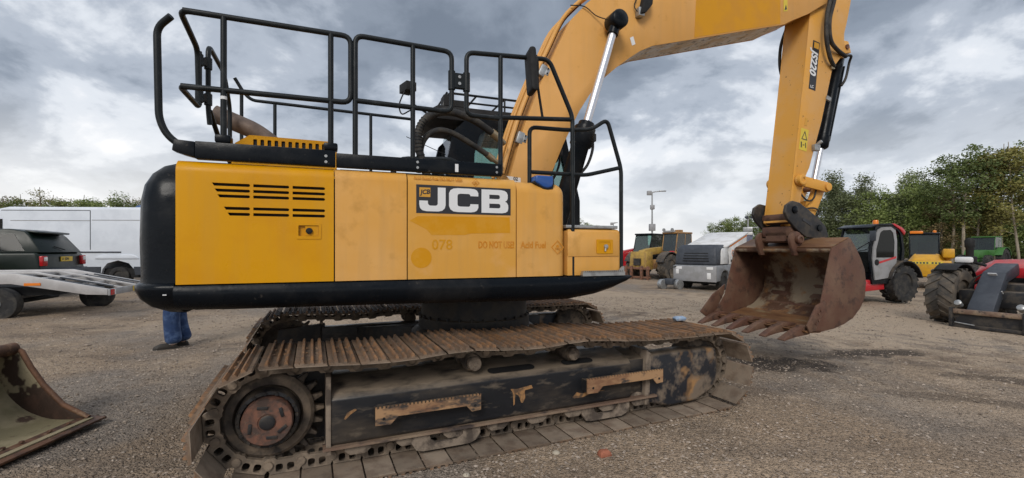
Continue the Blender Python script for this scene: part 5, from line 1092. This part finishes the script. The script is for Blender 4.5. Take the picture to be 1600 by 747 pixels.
def grey_door_telehandler():
    t = place('telehandler', 'black-cabbed telehandler with curved grey door and red chassis right of the hanging bucket', 'telehandler', 10.38, 14.44, (-.954, -.30))
    MB().b2(-1.9, 1.5, -.55, .50, .52, 1.0).build('chassis', 'blkd', t, bevel=.04)
    MB().prism([(-.55, .42), (-.50, .72), (.95, .72), (1.05, .55), (.95, .42), (.2, .38)], .50, 1.0).build('step_box', 'redp', t, bevel=.03)
    MB().b2(-2.1, -.2, -.95, -.2, .7, 1.35).build('engine_pod', 'blkd', t, bevel=.08)
    MB().prism([(-2.0, 1.4), (-2.0, 1.75), (1.6, 1.25), (2.1, .8), (2.1, .5), (1.8, .5), (1.5, .95)], -.22, .08).build('boom', 'blkd', t, bevel=.02)
    # cab
    x0, x1, y0, y1 = -1.28, .16, .08, 1.06
    side = [(x0 + .02, 1.05), (x0 - .02, 1.6), (x0 + .08, 2.15), (x0 + .22, 2.30), (x0 + .55, 2.38), (x1 - .35, 2.36), (x1 - .22, 2.28), (x1 + .02, 1.55), (x1 - .05, .82), (x1 - .10, .60), (x0 + .75, .60), (x0 + .5, .8)]
    win = [(x0 + .12, 1.3), (x0 + .08, 1.65), (x0 + .16, 2.10), (x0 + .3, 2.23), (x1 - .42, 2.26), (x1 - .30, 2.18), (x1 - .08, 1.52), (x1 - .12, 1.0), (x0 + .5, 1.0)]
    m = MB()
    for y in (y0, y1 - .05): m.prism(side, y, y + .05, 'y', [win])
    m.b2(x0 + .1, x1 - .1, y0 + .05, y1 - .05, .6, .95); c = m.build('cab', 'blk', t)
    MB().prism([(x0 + .2, 2.31), (x0 + .55, 2.40), (x1 - .30, 2.38), (x1 + .02, 2.28), (x1 + .0, 2.24), (x1 - .3, 2.32), (x0 + .5, 2.33)], y0 - .02, y1 + .02).build('roof', 'blk', c, bevel=.012)
    MB().prism([(x0 - .04, 2.16), (x0 + .10, 2.28), (x0 + .45, 2.41), (x0 + .5, 2.36), (x0 + .2, 2.22), (x0 + .02, 2.05)], y0 + .3, y1 + .03).build('roof_trim', 'redp', c, bevel=.015)
    pane(c, [(x1 + .0, y0 + .05, 1.55), (x1 + .0, y1 - .05, 1.55), (x1 - .25, y1 - .05, 2.28), (x1 - .25, y0 + .05, 2.28)], 'glass', 'windscreen')
    pane(c, [(x1 - .08, y0 + .05, .95), (x1 - .08, y1 - .05, .95), (x1 + .0, y1 - .05, 1.55), (x1 + .0, y0 + .05, 1.55)], 'dglass', 'lower_windscreen')
    pane(c, [(x0 + .0, y0 + .05, 1.0), (x0 + .0, y1 - .05, 1.0), (x0 + .1, y1 - .05, 2.2), (x0 + .1, y0 + .05, 2.2)], 'glass', 'rear_window')
    MB().b2(-.9, -.4, .35, .8, .95, 1.15).b2(-.95, -.8, .35, .8, 1.1, 1.8).build('seat', 'blkm', c, bevel=.04)
    dp = [(x0 + .46, .80), (x1 - .16, .72), (x1 - .06, 1.35), (x1 - .10, 1.70), (x1 - .28, 2.20), (x1 - .45, 2.28), (x0 + .62, 2.30), (x0 + .42, 2.20), (x0 + .36, 1.9), (x0 + .36, 1.4)]
    dh = [(x0 + .48, 1.38), (x1 - .20, 1.38), (x1 - .20, 1.62), (x1 - .37, 2.12), (x1 - .48, 2.19), (x0 + .64, 2.21), (x0 + .52, 2.12), (x0 + .46, 1.85)]
    d = MB().prism(dp, y1, y1 + .035, 'y', [dh]).build('door', 'greyp', c)
    pane(d, [(a, y1 + .018, b) for a, b in dh], 'dglass', 'door_window')
    MB().prism([(x0 + .40, 1.36), (x1 - .30, 1.20), (x1 - .30, 1.26), (x0 + .40, 1.42)], y1 + .036, y1 + .041).build('stripe', 'redp', d)
    MB().lathe([(.09, 0), (.09, .01), (.06, .012), (0, .005)], (x1 - .22, y1 + .034, 1.24), (0, 1, 0), 16).build('door_handle', 'blkm', d)
    MB().lathe([(.075, 0), (.075, .11), (.06, .14), (0, .145)], (-.75, .6, 2.39), (0, 0, 1), 14).build('beacon', 'orange', c)
    MB().box((.18, 1.15, 2.02), (.06, .16, .30)).build('mirror', 'dgrey', c, bevel=.02)
    MB().lathe([(.05, 0), (.09, .05), (.08, .09), (0, .10)], (.52, .95, 1.18), (1, .3, 0), 14).build('headlamp', 'clens', t); MB().tube([(.5, .95, 1.15), (.5, .6, .9)], .03, 8).build('lamp_arm', 'blkm', t)
    MB().tube(fillet([(.15, .5, 1.5), (.25, .9, 1.72), (.05, .98, 1.85)], .1), .014, 6).build('wiper', 'blkm', c)
    for x, y, s in ((1.25, .95, 1), (1.25, -.95, -1), (-1.22, .95, 1), (-1.22, -.95, -1)):
        wheel(t, (x, y, .57), .57, .42, (0, s, 0), 18, 'tyred', 'greyp')
        MB().prism(arc(x, .57, .72, 15, 165, 10) + arc(x, .57, .69, 165, 15, 10), y - .24, y + .24).build('mudguard', 'blkd', t)
grey_door_telehandler()
def yellow_rear_telehandler():
    t = place('telehandler', 'bright yellow telehandler seen from behind between the grey-door and red machines', 'telehandler', 19.3, 20.6, (.66, .75))
    # +X forward, away from the camera: we look at its tail
    MB().b2(-1.6, 1.6, -.6, .6, .55, 1.05).build('chassis', 'jyel', t, bevel=.04)
    MB().loft([[(x, y, z) for x, y, z in ((a, -.2, .5), (a, 1.0, .5), (a, 1.0, .5 + h * .7), (a + .05, .8, .5 + h), (a + .05, -.0, .5 + h), (a, -.2, .5 + h * .7))] for a, h in ((-2.1, .75), (-1.75, 1.0), (-.6, 1.0))]).build('engine_cover', 'jyel', t, bevel=.06, seg=3)
    MB().prism([(-2.02, 1.22), (-1.70, 1.50), (-1.0, 1.50), (-1.0, 1.46)], .1, .75).build('grille', 'dgrey', t, bevel=.01)
    bk = MB().b2(-2.2, -2.08, -.35, 1.02, .55, 1.22).build('tail_plate', 'jyel', t, bevel=.02)
    tl = MB().b2(-2.21, -2.2, -.1, .9, 1.06, 1.18).build('tail_label', 'wyel', bk)
    for k in range(8): MB().b2(-2.214, -2.21, .78 - k * .105 - (.06 if k > 4 else 0), .84 - k * .105 - (.06 if k > 4 else 0), 1.085, 1.155).build('letter_mark', 'dgrey', tl)
    MB().prism([(-2.1, 1.35), (-2.1, 1.72), (1.8, 1.5), (2.2, .9), (2.0, .8), (1.7, 1.15)], -.45, -.1).build('boom', 'jyel', t, bevel=.03)
    c = cab_box(t, -.75, .75, -.05, .98, 1.0, 1.45, 2.35, 'blk', 'glass', .3, .1)
    MB().lathe([(.07, 0), (.07, .1), (0, .14)], (.2, .1, 2.44), (0, 0, 1), 12).build('beacon', 'orange', c); MB().b2(-.72, -.5, .5, .95, 2.40, 2.52).build('lamp_bar', 'orange', c, bevel=.02)
    for x, y, s in ((1.25, .98, 1), (1.25, -.98, -1), (-1.25, .98, 1), (-1.25, -.98, -1)): wheel(t, (x, y, .6), .6, .4, (0, s, 0), 16, 'tyred', 'jyel')
    t2 = MB().lathe([(.12, 1.1), (.13, 1.75), (.16, 1.8), (.17, 2.05), (.12, 2.16), (0, 2.18)], (-1.1, -.95, 0), (0, 0, 1), 16).build('air_intake', 'blkm', t)
yellow_rear_telehandler()
def red_near_telehandler():
    t = place('telehandler', 'red telehandler with mud-caked front tyre and dark boom head at the right edge', 'telehandler', 11.28, 9.77, (-.9, -.44))
    MB().b2(-2.0, 1.2, -.5, .5, .5, .95).b2(.9, 1.5, -.75, .75, .45, .8).build('chassis', 'blkd', t, bevel=.04)
    hd = MB().loft([[(x, -.78, z0), (x, .98, z0), (x, .98, z1 - .1), (x, .85, z1), (x, -.55, z1), (x, -.78, z1 - .14)] for x, z0, z1 in ((-1.2, .8, 1.42), (.3, .8, 1.42), (.62, .85, 1.26))]).build('body_cover', 'redp', t, bevel=.015)
    MB().b2(-.2, .35, .982, .988, 1.0, 1.2).build('side_vent', 'blkm', hd); MB().b2(.35, .63, -.5, .7, .86, 1.05).build('nose_grille', 'blkm', hd)
    MB().b2(-.6, .9, .98, 1.02, .62, .86).build('side_skirt', 'redp', t, bevel=.02); MB().b2(-.3, .25, 1.02, 1.03, .70, .82).build('label', 'white', t)
    MB().b2(.42, .58, .985, .99, 1.08, 1.22).build('label', 'white', t)
    MB().lathe([(.16, 1.36), (.17, 1.42), (.17, 1.50), (.12, 1.53), (0, 1.53)], (.1, .3, 0), (0, 0, 1), 18).build('air_cleaner', 'blkm', t)
    # boom nose: tapered dark plate coming down to the carriage
    b = MB().loft([[(x, y0, z), (x, y1, z), (x + dx, y1, z + dz), (x + dx, y0, z + dz)] for x, y0, y1, z, dx, dz in ((.55, -.44, -.08, 1.12, .10, .24), (1.15, -.44, -.08, .98, .12, .20), (1.72, -.46, -.06, .40, .18, .10), (1.84, -.46, -.06, .22, .20, .06))])
    b.build('boom_head', 'dgrey', t, bevel=.02)
    MB().b2(1.28, 1.30, -.2, -.05, 1.02, 1.03).build('bracket', 'blkd', t)
    for x, z, y in ((1.30, 1.13, -.26), (1.48, .78, -.12), (1.62, .62, -.2)):
        MB().box((x + .045, y, z - .0), (.012, .13, .09), ry=.85).build('label', 'white', t)
    MB().b2(.75, .95, .18, .40, .9, 1.3).build('boom_link', 'blkd', t, bevel=.02)
    cr = MB().b2(2.0, 2.10, -.66, .42, .33, .43).build('carriage', 'flange', t, bevel=.03)
    MB().b2(2.03, 2.10, -.66, .42, .05, .12).build('carriage_bar', 'blkd', cr, bevel=.008); MB().b2(2.0, 2.04, -.60, .36, .12, .33).build('carriage_plate', 'blkd', cr)
    for y in (-.65, .41): MB().b2(2.0, 2.12, y - .03, y + .03, .03, .46).build('carriage_upright', 'blkd', cr, bevel=.008)
    MB().tube([(2.12, -.58, .16), (2.12, -.28, .13)], .012, 8).build('locking_pin', 'steel', cr)
    for y in (-.56, .34): MB().lathe([(.06, 0), (.06, .12), (.03, .14), (.0, .14)], (1.95, y, .50), (1, 0, .6), 12).build('coupling', 'steel', cr)
    MB().b2(1.0, 1.45, -.52, -.32, .70, .92).build('axle_cover', 'redp', t, bevel=.04)
    ho = MB()
    for k in range(4): ho.tube(spline([(.8, .2 + .04 * k, 1.0 - .05 * k), (1.2, .34 + .05 * k, .9 - .1 * k), (1.5, .30 + .04 * k, .55), (1.8, .22, .5)], 5), .016, 6)
    ho.build('hydraulic_hose', 'rub', t, sharp=60)
    ho = MB()
    for k in range(3): ho.tube(spline([(.9, -.5, 1.15 - .08 * k), (1.15, -.62, 1.0 - .1 * k), (1.3, -.66, .7), (1.25, -.5, .45)], 5), .016, 6)
    ho.build('hydraulic_hose', 'rub', t, sharp=60)
    MB().cyl((1.2, -.9, .6), (1.2, .9, .6), .09, 12).build('axle', 'blkd', t)
    wheel(t, (1.2, -.98, .625), .625, .50, (0, -1, 0), 17, 'tyre', 'redp'); wheel(t, (1.2, .98, .625), .625, .50, (0, 1, 0), 17, 'tyre', 'redp')
    wheel(t, (-1.3, -.98, .625), .625, .50, (0, -1, 0), 17, 'tyre', 'redp'); wheel(t, (-1.3, .98, .625), .625, .50, (0, 1, 0), 17, 'tyre', 'redp')
    MB().prism(arc(1.2, .625, .72, 55, 165, 12) + arc(1.2, .625, .69, 165, 55, 12), -1.12, -.74).build('mudguard', 'blkm', t, bevel=.008)
    hl = MB().box((1.05, -.80, 1.42), (.16, .30, .13)).build('headlamp', 'clens', t, bevel=.04); MB().box((.98, -.80, 1.42), (.16, .34, .16)).build('lamp_housing', 'blkm', hl, bevel=.03)
    MB().tube([(.9, -.5, 1.3), (.9, -.8, 1.4)], .03, 8).build('lamp_arm', 'blkm', t)
    cab_box(t, -1.6, -.35, .25, 1.0, .95, 1.35, 2.30, 'blk', 'glass', .3)
red_near_telehandler()
def tractor():
    t = place('tractor', 'green tractor with pale cab standing below the wood', 'tractor', 40.0, 38.5, (-.9, -.43))
    MB().b2(.2, 2.2, -.4, .4, .9, 1.55).build('bonnet', 'green', t, bevel=.08); MB().b2(-.8, 2.0, -.3, .3, .6, .95).build('chassis', 'green', t, bevel=.03)
    cab_box(t, -1.1, .3, -.75, .75, 1.1, 1.6, 2.65, 'green', 'glass', .15)
    for y in (-.95, .95):
        s = math.copysign(1, y); wheel(t, (-.6, y, .85), .85, .45, (0, s, 0), 16, 'tyred', 'wyel'); wheel(t, (1.7, y * .85, .6), .6, .35, (0, s, 0), 16, 'tyred', 'wyel')
        MB().prism(arc(-.6, .85, .98, 20, 160, 8) + arc(-.6, .85, .93, 160, 20, 8), y - .25, y + .25).build('mudguard', 'green', t)
    MB().b2(-1.3, -1.1, -.5, .5, 1.4, 1.8).build('rear_lamp_bar', 'orange', t)
tractor()
def lorry(name, label, x, y, head, bodym, cabm):
    t = place(name, label, 'lorry', x, y, head)
    MB().b2(-6, 0, -1.2, 1.2, 1.0, 2.2).build('body', bodym, t, bevel=.05); MB().b2(-6, 2, -.5, .5, .6, 1.0).build('chassis', 'blkm', t)
    cab_box(t, .2, 2.0, -1.15, 1.15, .9, 1.7, 2.6, cabm, 'dglass', .25)
    for xx in (-5, -3.8, 1.3):
        for s in (-1, 1): wheel(t, (xx, s * 1.0, .5), .5, .3, (0, s, 0))
lorry('tipper_lorry', 'low white-bodied lorry with blue cab beside the green tractor', 41.5, 33.5, (-.75, .66), 'wbox', 'bluep')
def small_car(label, x, y, head, mat):
    t = place('parked_car', label, 'car', x, y, head)
    MB().prism([(-2.0, .35), (-2.05, .85), (-1.7, .95), (1.1, .95), (1.95, .78), (2.0, .35), (1.7, .35), (1.6, .6), (1.0, .6), (.9, .35), (-.9, .35), (-1.0, .6), (-1.6, .6), (-1.7, .35)], -.85, .85).build('body', mat, t, bevel=.07, seg=3)
    c = cab_box(t, -1.9, 1.0, -.75, .75, .92, .96, 1.48, mat, 'gglass', .75, .35, name='cabin')
    for xx in (-1.3, 1.3):
        for s in (-1, 1): wheel(t, (xx, s * .78, .31), .31, .2, (0, s, 0), rm='srim')
small_car('pale car glimpsed between the hanging bucket and the grey-door telehandler', 16.2, 23.2, (-.8, -.6), 'wpaint')
def lamp_post(label, x, y, h, arm):
    t = place('lamp_post', label, 'lamp post', x, y, (1, 0), 'lamp posts beyond the yard')
    MB().tube([(0, 0, 0), (0, 0, h)], [.09, .05], 10).build('pole', 'steel', t)
    MB().tube([(0, 0, h), (.25, 0, h + .05), (arm, 0, h + .12)], [.045, .04, .03], 8).build('arm', 'steel', t); MB().b2(arm - .5, arm + .05, -.1, .1, h + .06, h + .15).build('lamp_head', 'steel', t, bevel=.03)
    MB().b2(-.40, -.05, -.12, .12, h - .22, h + .12).build('floodlight', 'greyp', t, bevel=.03); MB().b2(-.13, .17, -.15, .15, h - 1.35, h - 1.0).build('camera_box', 'greyp', t, bevel=.03)
    MB().b2(-.22, .22, -.2, .2, h * .5, h * .5 + .55).build('control_box', 'greyp', t, bevel=.03)
lamp_post('tall steel lamp post with floodlight rising behind the telehandlers', 11.1, 36, 6.1, 1.05)
lamp_post('short distant lamp post beside the excavator access rail', 13.4, 60, 5.0, .5)

# ------------------------------------------------------------------ trees
def leaf_mat(name, c1, c2):
    m = bpy.data.materials.new(name); m.use_nodes = True; nt = m.node_tree; N = nt.nodes; L = nt.links; b = N['Principled BSDF']
    g = N.new('ShaderNodeNewGeometry'); oi = N.new('ShaderNodeObjectInfo'); r = N.new('ShaderNodeValToRGB'); r.color_ramp.elements[0].color = (*c1, 1); r.color_ramp.elements[1].color = (*c2, 1)
    L.new(g.outputs['Random Per Island'], r.inputs[0]); hs = N.new('ShaderNodeHueSaturation'); mr = N.new('ShaderNodeMapRange'); mr.inputs[3].default_value = .7; mr.inputs[4].default_value = 1.3
    L.new(oi.outputs['Random'], mr.inputs[0]); L.new(mr.outputs[0], hs.inputs['Value']); L.new(r.outputs[0], hs.inputs['Color']); L.new(hs.outputs[0], b.inputs['Base Color'])
    b.inputs['Roughness'].default_value = .6; b.inputs['Specular IOR Level'].default_value = .3
    tr = N.new('ShaderNodeBsdfTranslucent'); L.new(hs.outputs[0], tr.inputs[0]); mx = N.new('ShaderNodeMixShader'); mx.inputs[0].default_value = .25
    L.new(b.outputs[0], mx.inputs[1]); L.new(tr.outputs[0], mx.inputs[2]); L.new(mx.outputs[0], N['Material Output'].inputs[0]); return m
LEAF = [leaf_mat('leaf_mid', (.14, .19, .052), (.30, .355, .125)), leaf_mat('leaf_dark', (.10, .145, .046), (.22, .27, .10)), leaf_mat('leaf_grey', (.14, .175, .085), (.29, .325, .17)), leaf_mat('leaf_autumn', (.15, .15, .042), (.28, .25, .085)), leaf_mat('leaf_brown', (.12, .10, .045), (.24, .18, .085))]
BARK = M('bark', (.17, .14, .105), .9, c2=(.10, .08, .06), scale=3, stretch=(3, 3, .5)); BARKP = M('pale_bark', (.34, .29, .22), .85, c2=(.22, .18, .13), scale=3, stretch=(3, 3, .5))
def make_tree(seed, h, rad, base, n_cl, per, leaf, lm, bark, tr=.13, lean=0, limbs=9, cs=.13, cone=0):
    rng = np.random.default_rng(seed); top = Vector((lean, 0, h * .93))
    def stem(u): return Vector((lean * u * u + .12 * math.sin(u * 5 + seed), .12 * math.cos(u * 4 + seed), h * .93 * u))
    mb = MB(); mb.tube([stem(u) for u in np.linspace(0, 1, 9)], [tr * (1 - .88 * u) + .01 for u in np.linspace(0, 1, 9)], 7)
    cents = []
    for i in range(limbs):
        u = base + (1 - base) * (i + .3) / limbs * .9; p = stem(u); a = i * 2.4 + rng.random(); k = math.sin(math.pi * min(1, (u - base) / (1 - base) * .8 + .22)); ln = rad * (.55 + .4 * rng.random()) * k
        q = p + Vector((math.cos(a) * ln, math.sin(a) * ln, ln * (.35 + .5 * rng.random())))
        mid = (p + q) / 2 + Vector((0, 0, -.1 * ln)); mb.tube([p, mid, q], [tr * .38 * (1 - u * .6), tr * .22 * (1 - u * .5), .008], 5); cents.append(q); cents.append(mid.lerp(q, .5))
        for _ in range(2):
            w = mid.lerp(q, rng.random()); e = w + Vector(tuple(rng.normal(0, .35, 3))) * rad * .45; mb.tube([w, e], [tr * .12, .006], 4); cents.append(e)
    me_t = mb.mesh('trunk', bark)
    C = np.array([tuple(c) for c in cents]); extra = n_cl - len(C)
    if extra > 0:
        v = rng.normal(size=(extra, 3)); v /= np.linalg.norm(v, axis=1)[:, None]; v *= (rng.random(extra) ** .38)[:, None]
        zc = h * (base + (1 - base) * .52); zz = h * (1 - base) * .50
        k = 1 - cone * np.clip((v[:, 2] + .5) / 1.5, 0, 1); E_ = np.stack([v[:, 0] * rad * k + lean * ((v[:, 2] + 1) / 2) ** 2, v[:, 1] * rad * k, zc + v[:, 2] * zz], -1); C = np.r_[C, E_]
    sz = cs * h * (.55 + .7 * rng.random(len(C)))
    P = np.repeat(C, per, 0) + np.clip(rng.normal(0, 1, (len(C) * per, 3)), -1.5, 1.5) * np.repeat(sz, per)[:, None] * np.array([.52, .52, .34])
    P = P[P[:, 2] > h * base * .55]; n = len(P)
    a = rng.normal(size=(n, 3)); a /= np.linalg.norm(a, axis=1)[:, None]; a[:, 2] *= .6; b = rng.normal(size=(n, 3)); b -= (b * a).sum(1)[:, None] * a / (a * a).sum(1)[:, None]; b /= np.linalg.norm(b, axis=1)[:, None]
    s = (leaf * (.6 + .8 * rng.random(n)))[:, None]
    V = np.stack([P - a * s, P + b * s * .5, P + a * s, P - b * s * .5], 1).reshape(-1, 3)
    me_c = bpy.data.meshes.new('crown'); me_c.from_pydata(V.tolist(), [], (np.arange(n * 4).reshape(-1, 4)).tolist()); me_c.materials.append(lm)
    return me_t, me_c
TV = [make_tree(1, 10, 2.6, .10, 92, 110, .115, LEAF[0], BARK, cs=.105), make_tree(2, 10, 2.1, .08, 90, 110, .11, LEAF[2], BARK, lean=1.0, cs=.095, cone=.75), make_tree(3, 10, 2.5, .10, 90, 110, .115, LEAF[1], BARK, cs=.105),
      make_tree(4, 10, 2.5, .38, 66, 80, .105, LEAF[1], BARKP, tr=.13, limbs=13, cs=.075), make_tree(5, 10, 1.8, .25, 62, 75, .10, LEAF[3], BARKP, tr=.085, lean=.6, limbs=13, cs=.08), make_tree(6, 10, 2.3, .08, 55, 90, .115, LEAF[4], BARK, cs=.10),
      make_tree(7, 10, 4.6, .02, 90, 110, .17, LEAF[1], BARK, limbs=12), make_tree(8, 10, 4.8, .02, 90, 110, .17, LEAF[0], BARK, limbs=12), make_tree(9, 10, 2.0, .12, 46, 34, .10, LEAF[3], BARK, limbs=14, cs=.085)]
TVH = [max(max(q.co.z for q in m.vertices) for m in t_) for t_ in TV]
def tree(v, px, d, top, label, group, name='tree', sx=1.0):
    x = (px - 800) / 710 * d; zg = gz(x, d); h = 1.5 + (388 - top) / 710 * d - zg
    o = thing(name, label, 'tree' if name != 'shrub' else 'shrub', (x, d, zg - .05), random.random() * 6.28, group); s = h / TVH[v]; o.scale = (s * sx, s * sx, s)
    link('trunk', TV[v][0], o); link('crown', TV[v][1], o)
KIND = ['leafy green', 'windblown silvery', 'dense dark green', 'tall bare-stemmed', 'slender yellowing', 'brownish']
ORD = ['first', 'second', 'third', 'fourth', 'fifth', 'sixth', 'seventh', 'eighth', 'ninth', 'tenth', 'eleventh', 'twelfth', 'thirteenth', 'fourteenth', 'fifteenth', 'sixteenth', 'seventeenth', 'eighteenth', 'nineteenth', 'twentieth', 'twenty-first', 'twenty-second', 'twenty-third', 'twenty-fourth', 'twenty-fifth', 'twenty-sixth', 'twenty-seventh', 'twenty-eighth', 'twenty-ninth', 'thirtieth', 'thirty-first', 'thirty-second', 'thirty-third', 'thirty-fourth', 'thirty-fifth', 'thirty-sixth']
right = sorted([(2, 1114, 78, 346), (0, 1130, 76, 342), (0, 1148, 74, 334), (1, 1166, 71, 330), (2, 1186, 68, 326), (0, 1206, 64, 318), (0, 1232, 60, 310), (1, 1262, 57, 296), (1, 1292, 54, 276), (1, 1318, 52, 262), (1, 1340, 51, 268), (0, 1362, 50, 290), (2, 1382, 50, 286),
    (1, 1402, 49, 270), (1, 1422, 48, 260), (0, 1444, 47, 272), (0, 1462, 46, 284), (3, 1488, 43, 240), (3, 1508, 42, 226), (5, 1470, 44, 300), (4, 1530, 42, 232), (3, 1552, 43, 226), (4, 1568, 41, 222), (4, 1590, 40, 218), (3, 1612, 41, 216), (2, 1540, 51, 300), (5, 1578, 51, 296), (0, 1500, 52, 300), (0, 1620, 49, 280), (2, 1660, 46, 240), (0, 1710, 46, 240), (3, 1770, 45, 236), (0, 1840, 45, 250)], key=lambda q: q[1])
for i, (v, px, d, top) in enumerate(right): tree(v, px, d, top, '%s tree, %s from the left in the wood behind the right-hand machines' % (KIND[v], ORD[i]), 'trees of the wood on the right')
bush = [(1128, 70, 362), (1160, 66, 356), (1196, 62, 352), (1236, 57, 346), (1275, 53, 338), (1308, 50, 330), (1340, 49, 328), (1372, 48, 330), (1404, 47, 326), (1436, 46, 326), (1466, 45, 330), (1496, 46, 330), (1526, 46, 326), (1556, 46, 330), (1586, 45, 326), (1618, 44, 330), (1660, 44, 326)]
for i, (px, d, top) in enumerate(bush): tree(6 + i % 2, px, d + 3, top + 2, '%s shrub, %s from the left along the foot of the wood' % (('dark evergreen', 'mid green')[i % 2], ORD[i]), 'shrubs at the foot of the wood', 'shrub', 1.0)
left = [(2, -30, 72, 300), (5, 6, 70, 304), (0, 32, 70, 303), (8, 62, 66, 292), (0, 84, 70, 304), (5, 108, 71, 308), (0, 132, 70, 304), (2, 152, 70, 308), (0, 172, 69, 306), (2, 194, 66, 298), (5, 214, 69, 307), (0, 236, 70, 304)]
for i, (v, px, d, top) in enumerate(left): tree(v, px, d, top, '%s tree, %s from the left in the far row above the white van' % ((KIND + ['', '', 'thin half-bare'])[v], ORD[i]), 'far trees above the van', sx=1.15)
tree(2, 906, 88, 340, 'small far dark tree just above the excavator tool box', 'far trees behind the tool box', sx=1.2); tree(0, 918, 90, 346, 'low far green tree right of the tool box top plate', 'far trees behind the tool box', sx=1.2)
